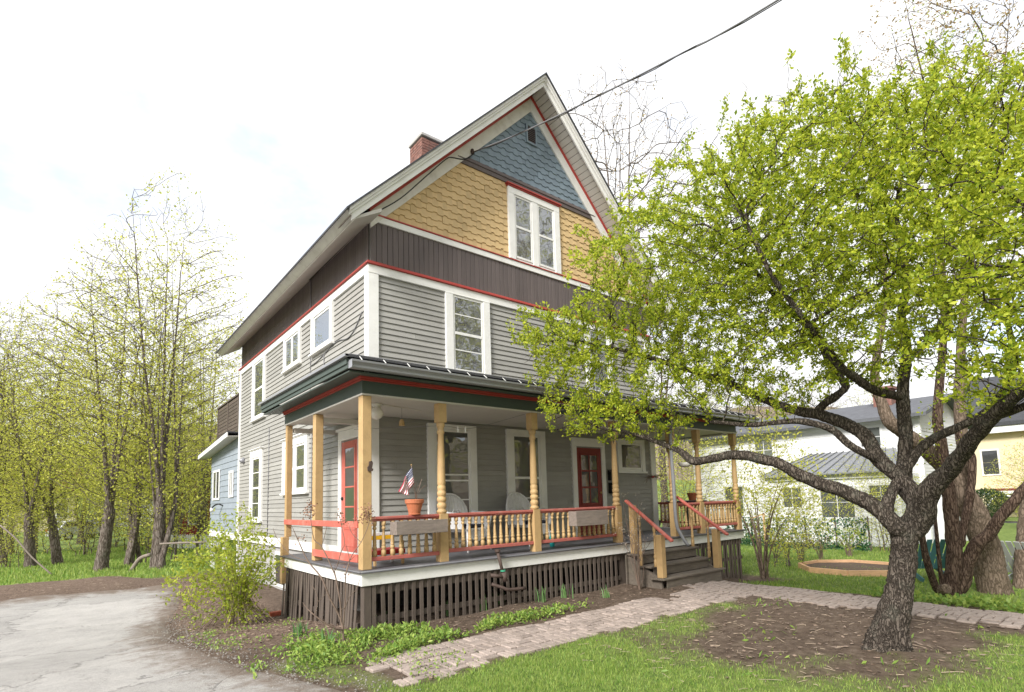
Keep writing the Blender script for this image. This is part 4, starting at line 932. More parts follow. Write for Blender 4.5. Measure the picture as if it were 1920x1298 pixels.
# table and pots at the far end of the porch
t = thing('porch_table', 'dark round table at the far end of the porch', 'table', (8.15, -.75, 0))
MB().lathe([(.70, .48), (.705, .50), (.725, .50), (.73, .48)], c=(8.15, -.75, 0), n=24).build('table_top', blackm, t)
MB().lathe([(0, .22), (.03, .22), (.05, .04), (.70, .035)], c=(8.15, -.75, 0), n=12).build('pedestal', blackm, t)
t = thing('flower_pot', 'terracotta pot standing on the dark round porch table', 'pot', (8.2, -.9, .731))
MB().lathe([(0, .085), (.14, .115), (.145, .13), (.19, .135), (.19, .12), (.17, .115), (.165, 0)], c=(8.2, -.9, .731), n=18, cap=False).build('pot', terra, t)
t = thing('planter_pot', 'low black pot on the porch floor by the far corner of the house', 'pot', (8.15, .3, 0))
MB().lathe([(0, .15), (.12, .20), (.22, .20), (.22, .18), (.18, .17), (.175, 0)], c=(8.15, .3, .001), n=16, cap=False).build('pot', blackm, t)
b_ = at(1284, 868, 12.3); t = thing('hanging_basket', 'pale bowl hanging basket under the far porch roof', 'basket', b_)
MB().lathe([(-.10, .05), (-.08, .12), (0, .16), (.005, .15), (-.03, .0)], c=b_, n=14, cap=False).build('bowl', dirtywhite, t, True)
for k in range(3): MB().tube([(b_.x+.15*math.cos(k*2.1), b_.y+.15*math.sin(k*2.1), b_.z), (b_.x, b_.y, 2.38)], .003, 4).build('chain', cableg, t)
t = thing('bottle', 'teal spray bottle standing behind the railing near the second planter', 'bottle', (2.93, -1.35, 0))
MB().lathe([(0, .045), (.18, .045), (.22, .02), (.26, .02), (.265, .0)], c=(2.93, -1.35, .001), n=12).build('body', pbr('teal_plastic', (.03, .42, .42), .35), t, True)
MB().box(2.90, 2.97, -1.36, -1.34, .26, .29).build('trigger', white, t)
# old iron pipe rack in the bed
t = thing('iron_pipe', 'rusty iron pipe tee leaning on the porch edge above the slat skirt', 'pipe', (1.3, -1.97, -.45))
MB().tube([(1.235, -1.93, .07), (1.30, -1.97, -.27)], .026, 10).build('upright_pipe', ironm, t, True); MB().lathe([(0, .03), (.02, .045), (.05, .045), (.055, .02)], c=(1.232, -1.93, .06), n=10).build('pipe_cap', ironm, t)
MB().tube([(1.31, -1.97, -.24), (1.33, -1.98, -.38)], .042, 10).build('tee_fitting', ironm, t, True)
MB().tube([(1.11, -1.90, -.27), (1.31, -1.975, -.31)], .028, 10).build('cross_pipe', ironm, t, True)
MB().tube(smooth_path([(1.14, -1.88, -.41), (1.28, -1.97, -.47), (1.38, -2.0, -.51), (1.72, -1.99, -.53)], 4), .026, 10).build('lower_pipe', ironm, t, True)
MB().lathe([(-.012, .040), (.012, .040)], c=(1.298, -1.97, -.215), n=8).build('green_twine', pbr('green_twine', (.05, .30, .18), .8), t)
# loose boards and a brick leaning at the back end of the skirt
t = thing('loose_board', 'weathered loose board leaning against the foundation behind the porch skirt', 'board', (-.5, 1.9, -1.15))
MB().hexa([(-.62, 2.0, -1.2), (-.45, 1.72, -1.2), (-.43, 1.74, -1.2), (-.60, 2.02, -1.2), (-.30, 2.1, -.70), (-.13, 1.85, -.62), (-.11, 1.87, -.62), (-.28, 2.12, -.70)]).build('board', stepw, t)
t = thing('red_brick', 'single red brick on the leaf litter beside the porch skirt end', 'brick', (-1.02, 1.72, -1.1))
MB().box(-1.12, -.91, 1.66, 1.77, gzf(-1, 1.7), gzf(-1, 1.7)+.075).build('body', pbr('red_brick_face', (.40, .10, .06), .85, .2, 12), t, bev=.006)
# service cable
t = thing('service_cable', 'overhead service cable running from the gable to the street', 'cable', (2.27, -.06, 8.09))
sp = smooth_path([(2.27, -.09, 8.09), (2.40, -1.5, 7.77), (2.54, -3, 7.51), (2.75, -4.5, 7.35), (2.98, -6, 7.27), (3.6, -11, 7.35), (4.5, -18, 7.9)], 6)
MB().tube(sp, .013, 6).build('cable', cableg, t, True)
MB().tube([(p[0]+.018*math.sin(k*.9), p[1], p[2]-.008+.018*math.cos(k*.9)) for k, p in enumerate(sp)], .007, 5).build('neutral_wire', cablem, t, True)
MB().lathe([(-.05, .03), (0, .045), (.05, .03)], c=(2.25, -.07, 8.1), n=8).build('insulator', ironm, t)
MB().tube(smooth_path([(2.27, -.08, 8.05), (2.05, -.06, 7.86), (1.75, -.05, 7.78), (1.6, -.045, 7.68), (1.1, -.045, 7.1), (.6, -.045, 6.52), (.15, -.05, 6.12), (-.02, -.05, 5.98), (-.06, .2, 5.86), (-.06, 1.0, 5.84), (-.06, 2.98, 5.82)], 4), .012, 6).build('drop_cable', cablem, t, True)
# ------------------------------------------------------------------ neighbours and far things
def nwin(parent, x, y0, y1, z0, z1, cols=2, gl=None, rows=2):
    """window in a wall facing -x at plane x"""
    f = MB().box(x-.05, x-.002, y0, y1, z0, z0+.09).box(x-.05, x-.002, y0, y1, z1-.1, z1).box(x-.05, x-.002, y0, y0+.09, z0+.0905, z1-.1005).box(x-.05, x-.002, y1-.09, y1, z0+.0905, z1-.1005).build('window', nbw, parent)
    a, b_, c, d = y0+.09, y1-.09, z0+.09, z1-.1
    for i in range(cols):
        for j in range(rows):
            MB().box(x-.028, x-.022, a+(b_-a)*i/cols+.015, a+(b_-a)*(i+1)/cols-.015, c+(d-c)*j/rows+.015, c+(d-c)*(j+1)/rows-.015).build('pane', gl or glass, f)
    return f
def siding(parent, x, y0, y1, z0, z1, mat, e=.13):
    me = MB().hexa([(x-.022, y0, 0), (x-.001, y0, 0), (x-.001, y1, 0), (x-.022, y1, 0), (x-.006, y0, e+.01), (x-.001, y0, e+.01), (x-.001, y1, e+.01), (x-.006, y1, e+.01)]).mesh('siding_board', mat)
    for k in range(int((z1-z0)/e)): inst('siding_board', me, TR((0, 0, z0+k*e)), parent)
def siding_y(parent, y, x0, x1, z0, z1, mat, e=.13):
    me = MB().hexa([(x0, y-.022, 0), (x1, y-.022, 0), (x1, y-.001, 0), (x0, y-.001, 0), (x0, y-.006, e+.01), (x1, y-.006, e+.01), (x1, y-.001, e+.01), (x0, y-.001, e+.01)]).mesh('siding_board', mat)
    for k in range(int((z1-z0)/e)):
        z = z0+k*e
        if z < 3.6: inst('siding_board', me, TR((0, 0, z)), parent)
nb = thing('white_house', 'white clapboard neighbouring house with grey standing seam porch roof beyond the lawn', 'house', (21, 0, -1.3))
wl = MB().box(21.5, 21.7, -2.4, 7.5, -1.4, 3.75).box(21.701, 29, -2.4, -2.2, -1.4, 3.75).prism([(21.71, -2.39, 3.76), (28.99, -2.39, 3.76), (25.3, -2.39, 4.75)], (0, .18, 0)).build('wall', nbw, nb); siding(wl, 21.5, -2.4, 7.5, -1.2, 3.7, nbw); siding_y(wl, -2.4, 21.6, 29, -1.2, 4.4, nbw)
MB().box(21.4, 21.477, -2.5, 7.6, 3.55, 3.75).build('eave_board', nbw, nb)
rf = MB().hexa([(21.0, -2.8, 3.62), (21.0, 8, 3.62), (25.3, 8, 4.75), (25.3, -2.8, 4.75), (21.0, -2.8, 3.75), (21.0, 8, 3.75), (25.3, 8, 4.9), (25.3, -2.8, 4.9)]).hexa([(25.3, -2.8, 4.75), (25.3, 8, 4.75), (29.6, 8, 3.62), (29.6, -2.8, 3.62), (25.3, -2.8, 4.9), (25.3, 8, 4.9), (29.6, 8, 3.75), (29.6, -2.8, 3.75)]).build('roof', roofn, nb)
MB().box(24.0, 24.7, -.9, -.2, 4.2, 5.3).build('chimney', brickm, nb); MB().box(23.9, 24.8, -1.0, -.1, 5.3, 5.42).build('chimney_cap', brickm, nb)
MB().box(21.43, 21.62, -2.47, -2.3, -1.4, 3.54).build('corner_board', nbw, nb)
ad = MB().box(19.0, 19.2, -2.3, 2.4, -1.4, 1.45).box(19.201, 21.49, -2.3, -2.1, -1.4, 1.45).box(19.201, 21.49, 2.2, 2.4, -1.4, 1.45).build('porch_wall', nbw, nb); siding(ad, 19.0, -2.3, 2.4, -1.1, 1.4, nbw)
MB().box(18.9, 18.977, -2.4, 2.5, 1.32, 1.50).build('eave_board', nbw, nb)
pr_ = MB().hexa([(18.7, -2.5, 1.5), (18.7, 2.6, 1.5), (21.49, 1.6, 2.45), (21.49, -1.6, 2.45), (18.7, -2.5, 1.56), (18.7, 2.6, 1.56), (21.49, 1.6, 2.51), (21.49, -1.6, 2.51)]).build('porch_roof', metroof, nb)
for k in range(13):
    y = -2.4+k*.41; y2 = -1.5+k*.255; MB().bar((18.7, y, 1.575), (21.48, y2, 2.525), .03, .04).build('roof_seam', pbr('seam', (.09, .095, .105), .4) if k == 0 else MT['seam'], pr_)
nwin(nb, 19.0, -.90, .45, -.25, 1.12, 2); nwin(nb, 19.0, -2.15, -1.25, .15, 1.12, 2); nwin(nb, 19.0, 1.0, 1.9, .15, 1.12, 2)
nwin(nb, 21.5, -1.2, -.3, 2.55, 3.5, 1, None, 2); nwin(nb, 21.5, 3.2, 4.2, 2.3, 3.45, 2); nwin(nb, 21.5, 4.8, 5.9, -.2, 1.3, 2)
MB().box(21.9, 23.4, -3.2, -2.5, -1.3, .5).build('storage_box', nbw, nb)
# pale yellow house far right
yh = thing('yellow_house', 'pale yellow house with dark roof and arched porch at the edge of the picture', 'house', (46, -1, -1.2))
MB().box(45, 54, -8, .8, -1.4, 5.0).build('wall', nby, yh)
MB().hexa([(44.3, -8.6, 4.9), (44.3, 1.4, 4.9), (49.5, 1.4, 8.8), (49.5, -8.6, 8.8), (44.3, -8.6, 5.15), (44.3, 1.4, 5.15), (49.5, 1.4, 9.05), (49.5, -8.6, 9.05)]).hexa([(49.5, -8.6, 8.8), (49.5, 1.4, 8.8), (54.7, 1.4, 4.9), (54.7, -8.6, 4.9), (49.5, -8.6, 9.05), (49.5, 1.4, 9.05), (54.7, 1.4, 5.15), (54.7, -8.6, 5.15)]).build('roof', roofm, yh)
MB().box(44.4, 44.99, -8.2, 1.0, 4.45, 4.89).build('eave_board', nbw, yh)
for y in (-.4, -3.2, -6): nwin(yh, 45, y-.5, y+.5, 1.6, 3.4, 1, glassd, 2)
pch = MB().box(43.0, 45, -4.5, 0, .55, .7).build('porch_roof', barnr, yh); MB().box(42.95, 43.1, -4.5, 0, .35, .549).build('porch_beam', nbw, yh)
for y in (-.2, -2.2, -4.3): MB().box(43.0, 43.15, y-.08, y+.08, -1.2, .349).build('porch_post', nby, yh)
MB().tube([(43.05, -1.2+math.cos(a)*.85, -.5+math.sin(a)*.75) for a in np.linspace(0, math.pi, 12)], .06, 6).build('porch_arch', nbw, yh)
# ivy screen fence
iv = thing('ivy_screen_fence', 'white lattice fence covered with artificial ivy in front of the white house', 'fence', (17, 1, -1.3))
NI = 5; IW_ = 1.02
for k in range(NI):
    y0 = -1.85+k*IW_; zt = -.12+.04*(k % 2)
    MB().box(16.98, 17.02, y0-.02, y0+.02, -1.3, zt+.1).build('post', latt, iv)
    pn = MB()
    for j in range(9):
        a = y0+.05+j*(IW_-.1)/8; pn.bar((17.03, a, -1.25), (17.03, min(y0+IW_, a+.3), zt), .02, .01, (1, 0, 0)); pn.bar((17.035, a, -1.25), (17.035, max(y0, a-.3), zt), .02, .01, (1, 0, 0))
    pn.build('lattice_panel', nbw, iv, kind='stuff')
rg = np.random.default_rng(3); n = 5200
yy = rg.uniform(-1.85, 3.25, n); zz = rg.uniform(-1.28, -.08, n); keep = rg.random(n) < np.where(zz < -.95, 1, .33+.35*(np.sin(yy*9)*np.sin(zz*14) > .2)); yy = yy[keep]; zz = zz[keep]
def leaf_cloud(C_, sz, rg, up=.4, along=None, asp=.5, fold=.15):
    """rhombic leaves at the points C_; sizes sz"""
    n = len(C_); d = rg.normal(size=(n, 3)); d[:, 2] += up
    if along is not None: d = d*.75+along
    d /= np.linalg.norm(d, axis=1)[:, None]+1e-9
    s = np.cross(d, rg.normal(size=(n, 3))); s /= np.linalg.norm(s, axis=1)[:, None]+1e-9
    nn = np.cross(d, s); sz = np.asarray(sz).reshape(-1, 1)*np.ones((n, 1))
    a = C_; b = C_+d*sz*.5+s*sz*asp*.5+nn*sz*fold; c = C_+d*sz; e = C_+d*sz*.5-s*sz*asp*.5+nn*sz*fold
    V = np.stack([a, b, c, e], 1).reshape(-1, 3); k = np.arange(n)*4
    F = np.stack([k, k+1, k+2, k, k+2, k+3], -1).reshape(-1, 3)
    return V, F
V, F = leaf_cloud(np.stack([np.full_like(yy, 16.97)-rg.random(len(yy))*.06, yy, zz], -1), .09, rg, 0, None, .8)
arr_obj('ivy_leaves', V, F, leaf_ivy, iv, kind='stuff')
t = thing('wooden_stake', 'short orange brown wooden stake frame rising behind the ivy screen', 'stake', (16.5, 1.75, -1.3))
MB().bar((16.6, 1.5, -1.3), (16.6, 1.5, .1), .06, .06).build('post', cedar, t); MB().bar((16.6, 1.47, .08), (16.6, 1.95, -.10), .06, .05).build('arm', cedar, t)
# raised cedar bed
gb = thing('garden_bed', 'raised garden bed of fresh orange cedar boards on the side lawn', 'garden bed', (11.8, -2.9, -1.2)); pts = []
for k in range(8):
    a = k*math.pi/4+.3; pts.append((12.0+1.25*math.cos(a), -3.0+1.2*math.sin(a)))
for k in range(8):
    (xa, ya), (xb, yb) = pts[k], pts[(k+1) % 8]
    MB().bar((xa, ya, -1.16), (xb, yb, -1.16), .045, .19).build('board', cedar, gb, bev=.004)
MB().prism([(x, y, -1.2) for x, y in pts], (0, 0, .06)).build('soil', pbr('bed_soil', (.10, .07, .05), .95, .3, 9, .8, 40), gb)
# lawn chairs
def lawn_chair(loc, rz, mat, label):
    t = thing('lawn_chair', label, 'chair', loc); m0 = TR(Vector(loc)) @ rotz(rz); WM[t] = m0; t.matrix_basis = m0
    for k in range(5): MB().bar((-.25+k*.125, .25, .28), (-.27+k*.135, .62, .95), .10, .018, (0, -1, .4)).build('back_slat', mat, t, m=m0)
    for k in range(5): MB().box(-.28, .28, -.30+k*.115, -.20+k*.115, .36-k*.02, .378-k*.02).build('seat_slat', mat, t, m=m0)
    for s in (-1, 1):
        MB().bar((s*.30, -.30, 0), (s*.30, -.30, .56), .035, .09).build('leg', mat, t, m=m0); MB().bar((s*.30, -.32, .33), (s*.30, .55, .04), .03, .10).build('leg', mat, t, m=m0)
        MB().box(s*.34-.06, s*.34+.06, -.38, .42, .561, .585).build('armrest', mat, t, m=m0)
    MB().box(-.33, .33, .33, .36, .50, .56).build('back_brace', mat, t, m=m0)
teal = pbr('teal_chair_paint', (.06, .17, .19), .5); greyp = pbr('grey_chair_paint', (.45, .46, .46), .6)
lawn_chair((11.35, -4.75, gzf(11.35, -4.75)), 2.3, teal, 'dark teal lawn chair behind the multi stemmed shrub trunks')
lawn_chair((11.55, -6.55, gzf(11.5, -6.5)), 1.2, greyp, 'pale grey slatted lawn chair behind the widest tan trunk')
# cars
carb = {'dark': pbr('dark_car_paint', (.02, .022, .026), .25, .02, 2, spec=.7), 'silver': pbr('silver_car_paint', (.5, .51, .52), .3, .02, 2, spec=.7)}
tyre = pbr('tyre_rubber', (.02, .02, .02), .8); tail = pbr('tail_lamp', (.45, .01, .012), .3)
def car(loc, rz, col, label):
    t = thing('parked_car', label, 'car', loc); m0 = TR(Vector(loc)) @ rotz(rz); WM[t] = m0; t.matrix_basis = m0
    side = [(-2.2, .35), (-2.25, .75), (-2.15, 1.0), (-1.95, 1.12), (-1.7, 1.55), (-1.3, 1.66), (.3, 1.62), (.95, 1.12), (1.9, .98), (2.2, .78), (2.22, .38)]
    MB().prism([(x, -.88, z) for x, z in side], (0, 1.76, 0)).build('body', carb[col], t, bev=.06, m=m0, seg=2)
    for s in (-1, 1):
        MB().prism([(x, s*.885, z) for x, z in [(-1.75, 1.15), (-1.55, 1.52), (.2, 1.5), (.75, 1.13)]], (0, s*.006, 0)).build('side_window', glassd, t, m=m0)
        MB().box(-2.27, -2.12, s*.62-.16, s*.62+.16, .78, 1.02).build('tail_lamp', tail, t, bev=.02, m=m0); MB().box(2.1, 2.24, s*.62-.16, s*.62+.16, .68, .82).build('headlight', lampg, t, bev=.02, m=m0)
        for x in (-1.35, 1.4):
            wl_ = MB().lathe([(-.11, .24), (-.11, .33), (.11, .33), (.11, .24)], n=18).build('wheel', tyre, t, m=m0 @ TR((x, s*.82, .33)) @ Matrix.Rotation(math.pi/2, 4, 'X'))
            MB().lathe([(-.112, .05), (-.115, .22), (.115, .22), (.112, .05)], n=14).build('rim', greyp, wl_, m=m0 @ TR((x, s*.82, .33)) @ Matrix.Rotation(math.pi/2, 4, 'X'))
    MB().prism([(-2.0, -.74, 1.13), (-2.0, .74, 1.13), (-1.76, .68, 1.52), (-1.76, -.68, 1.52)], (-.02, 0, .0)).build('rear_window', glassd, t, m=m0)
c1 = at(1917, 1034, 30); car((c1.x+1.2, c1.y, c1.z-.05), -.75, 'dark', 'dark car with red tail lamp parked at the picture edge beyond the tan trunks')
drv2 = MB().box(28, 40, -12, -9.2, -1.23, -1.19).build('neighbour_driveway', concr); tag(drv2, kind='structure')
c2 = at(150, 1000, 48); car((c2.x, c2.y, gzf(c2.x, c2.y)), .5, 'silver', 'silver car parked far behind the leaning trunk')
# left background: barn, picket fence, far houses
bn = thing('red_barn', 'dark red barn behind the trees beside the blue addition', 'barn', (3, 34, -1.6))
MB().box(1.2, 11, 34, 44, -1.8, 2.6).prism([(1.2, 34.01, 2.601), (11, 34.01, 2.601), (6.1, 34.01, 6.4)], (0, 9.9, 0)).build('wall', barnr, bn)
MB().hexa([(.7, 33.6, 2.3), (.7, 44.4, 2.3), (6.1, 44.4, 6.5), (6.1, 33.6, 6.5), (.7, 33.6, 2.45), (.7, 44.4, 2.45), (6.1, 44.4, 6.65), (6.1, 33.6, 6.65)]).hexa([(6.1, 33.6, 6.5), (6.1, 44.4, 6.5), (11.5, 44.4, 2.3), (11.5, 33.6, 2.3), (6.1, 33.6, 6.65), (6.1, 44.4, 6.65), (11.5, 44.4, 2.45), (11.5, 33.6, 2.45)]).build('roof', roofm, bn)
for x in (2.2, 4.4): 
    f = MB().box(x, x+.8, 33.95, 33.999, -.2, 1.2).build('window', nbw, bn); MB().box(x+.1, x+.7, 33.93, 33.949, -.1, 1.1).build('pane', glassd, f)
pf = thing('picket_fence', 'white picket fence below the red barn', 'fence', (1, 28, -1.4))
me = MB().prism([(-.04, 0, 0), (.04, 0, 0), (.04, 0, .78), (0, 0, .86), (-.04, 0, .78)], (0, .02, 0)).mesh('picket', nbw)
fa, fb = at(300, 1004, 33), at(412, 1004, 30)
for k in range(34):
    p = fa.lerp(fb, k/33); inst('picket', me, TR((p.x, p.y, -1.45)) @ rotz(-.55), pf)
for z in (-1.2, -.82): MB().bar((fa.x, fa.y+.04, z), (fb.x, fb.y+.04, z), .03, .07).build('fence_rail', nbw, pf)
for px, d, lab, mt, rm in ((60, 62, 'cream house with reddish roof far behind the left hand trees', nby, barnr), (250, 70, 'white house far behind the tall maples', nbw, roofm)):
    c = at(px, 985, d); hz = thing('far_house', lab, 'house', (c.x, c.y, -1.5), 'far houses behind the trees'); x, y = c.x, c.y
    MB().box(x-4, x+4, y, y+7, -1.8, 3.4).build('wall', mt, hz)
    MB().hexa([(x-4.5, y-.5, 3.3), (x+4.5, y-.5, 3.3), (x+4.5, y+3.5, 6.3), (x-4.5, y+3.5, 6.3), (x-4.5, y-.5, 3.5), (x+4.5, y-.5, 3.5), (x+4.5, y+3.5, 6.5), (x-4.5, y+3.5, 6.5)]).hexa([(x-4.5, y+3.5, 6.3), (x+4.5, y+3.5, 6.3), (x+4.5, y+7.5, 3.3), (x-4.5, y+7.5, 3.3), (x-4.5, y+3.5, 6.5), (x+4.5, y+3.5, 6.5), (x+4.5, y+7.5, 3.5), (x-4.5, y+7.5, 3.5)]).build('roof', rm, hz)
    for dx in (-2.6, 0, 2.6):
        f = MB().box(x+dx-.6, x+dx+.6, y-.06, y-.002, .2, 1.9).build('window', nbw, hz); MB().box(x+dx-.48, x+dx+.48, y-.08, y-.061, .32, 1.78).build('pane', glassd, f)
# wooded hills behind everything
hillm = pbr('wooded_hill', (.20, .16, .115), .95, .45, .09, 1.0, .5, dirt=.6, dirtcol=(.21, .23, .07), dscale=.05)
ang = np.linspace(-.9, 2.6, 120); rr = np.linspace(110, 330, 14); A_, R_ = np.meshgrid(ang, rr)
HX = R_*np.sin(A_); HY = R_*np.cos(A_); HZ = -6+sst(110, 240, R_)*(22+16*vnoise(A_*20, A_*0, 3.5, 31)+5*vnoise(A_*60, R_*.1, 1.5, 32))+3*vnoise(HX, HY, 7, 33)
na = len(ang); i = np.arange(na-1)[None, :]; j = np.arange(len(rr)-1)[:, None]; b = j*na+i
hl = arr_obj('hills', np.stack([HX, HY, HZ], -1).reshape(-1, 3), np.stack([b, b+1, b+na+1, b+na], -1).reshape(-1, 4), hillm, None, True); hl['kind'] = 'structure'
# ------------------------------------------------------------------ trees and plants
def colonize(P0, par0, attr, step, infl, kill, iters, rg, trop=(0, 0, .1), jit=.25):
    P = [np.asarray(P0, dtype=float)]; par = list(par0); Pn = np.asarray(P0, dtype=float); nch = np.zeros(len(Pn), int)
    m = len(attr); nd = np.full(m, 1e9); ni = np.zeros(m, int)
    def upd(off, Q):
        for s in range(0, len(Q), 400):
            q = Q[s:s+400]; d = ((attr[:, None, :]-q[None, :, :])**2).sum(-1); k = d.argmin(1); dm = np.sqrt(d[np.arange(m), k])
            b = dm < nd; nd[b] = dm[b]; ni[b] = off+s+k[b]
    upd(0, Pn); alive = nd > kill
    for it in range(iters):
        act = alive & (nd < infl)
        if not act.any(): break
        idx = ni[act]; v = attr[act]-Pn[idx]; v /= np.linalg.norm(v, axis=1)[:, None]+1e-9
        acc = np.zeros_like(Pn); np.add.at(acc, idx, v); g = np.unique(idx); g = g[nch[g] < 3]
        if not len(g): break
        d = acc[g]; d /= np.linalg.norm(d, axis=1)[:, None]+1e-9; d += np.asarray(trop)+rg.normal(size=d.shape)*jit; d /= np.linalg.norm(d, axis=1)[:, None]+1e-9
        Q = Pn[g]+d*step*rg.uniform(.75, 1.2, (len(g), 1)); nch[g] += 1; off = len(Pn)
        Pn = np.vstack([Pn, Q]); par += list(g); nch = np.concatenate([nch, np.zeros(len(g), int)]); upd(off, Q); alive &= nd > kill
    return Pn, np.array(par)
def radii(par, r0, ex=2.3, fixed=None):
    n = len(par); a = np.zeros(n); ch = np.zeros(n, int)
    for i in range(n-1, -1, -1):
        a[i] = max(a[i], r0**ex); 
        if par[i] >= 0: a[par[i]] += a[i]; ch[par[i]] += 1
    r = a**(1/ex)
    if fixed is not None: r[:len(fixed)] = fixed
    for i in range(n):
        if par[i] >= 0 and i >= (len(fixed) if fixed is not None else 0): r[i] = min(r[i], r[par[i]]*.95)
    return r, ch
def skel_mesh(P, par, r, rmin=0., lump=.0, rg=None):
    n = len(P); kids = [[] for _ in range(n)]
    for i in range(n):
        if par[i] >= 0: kids[par[i]].append(i)
    main = [max(k, key=lambda c: r[c]) if k else -1 for k in kids]
    Vs, Fs, o = [], [], 0
    for i in range(n):
        if par[i] >= 0 and main[par[i]] == i: continue
        ch = [par[i]] if par[i] >= 0 else []; k = i
        while k != -1: ch.append(k); k = main[k]
        if len(ch) < 2: continue
        pts = P[ch]; rad = r[ch].copy()
        if par[i] >= 0: rad[0] = min(rad[0], rad[1]*1.15)
        rad[-1] *= .5
        mr = rad.max(); sd = 3 if mr < .008 else 4 if mr < .016 else 6 if mr < .05 else 9 if mr < .12 else 20
        if mr > .05:
            sp = np.array(smooth_path([(*p, q) for p, q in zip(pts, rad)], 4 if mr > .1 else 3)); pts = sp[:, :3]; rad = np.maximum(sp[:, 3], .002)
        V, F = tube_arr(pts, rad, sd)
        if lump and mr > .04:
            c = np.repeat(pts, sd, axis=0); d = V-c; k_ = 1+lump*(np.sin(V[:, 2]*17+V[:, 0]*23)*.5+np.sin(V[:, 1]*29-V[:, 2]*11)*.5+rg.normal(size=len(V))*.35); V = c+d*k_[:, None]
        Vs.append(V); Fs.append(F+o); o += len(V)
    return np.vstack(Vs), np.vstack(Fs)
def chains(ch):
    """traced limbs -> nodes; each chain: list of (Vector, r, attach) starting near an earlier node"""
    P, par, r = [], [], []
    for c in ch:
        pts = smooth_path([(*p, q) for p, q in c], 3); prev = -1
        if P:
            d = [np.linalg.norm(np.array(x)-pts[0][:3]) for x in P]; prev = int(np.argmin(d)); pts = pts[1:]
        for q in pts:
            P.append(q[:3]); r.append(max(q[3], .004)); par.append(prev); prev = len(P)-1
    return np.array(P), par, np.array(r)
def ell(c, rx, rd, rz, n, rg, hollow=.0):
    v = rg.normal(size=(n, 3)); v /= np.linalg.norm(v, axis=1)[:, None]; v *= (hollow+(1-hollow)*rg.random((n, 1)))**(1/2.4)
    lat = np.array(RT); dep_ = np.array([FW.x, FW.y, 0]); dep_ /= np.linalg.norm(dep_); lat = np.array([dep_[1], -dep_[0], 0])
    return np.array(c)[None, :]+v[:, :1]*rx*lat+v[:, 1:2]*rd*dep_+v[:, 2:]*rz*np.array([0, 0, 1.])
def leaves_on(P, par, r, rg, rmax, per, size, spread, up=.35, asp=.5, dens=None):
    k = np.where((r < rmax) & (par >= 0))[0]
    if dens is not None: k = k[rg.random(len(k)) < dens(P[k])]
    k = np.repeat(k, per); k = k[rg.random(len(k)) < .85]
    d = P[k]-P[par[k]]; d /= np.linalg.norm(d, axis=1)[:, None]+1e-9
    C_ = P[k]-(P[k]-P[par[k]])*rg.random((len(k), 1))+rg.normal(size=(len(k), 3))*spread
    return leaf_cloud(C_, rg.uniform(.45, 1.35, len(k))*size, rg, up, d*.5, asp)

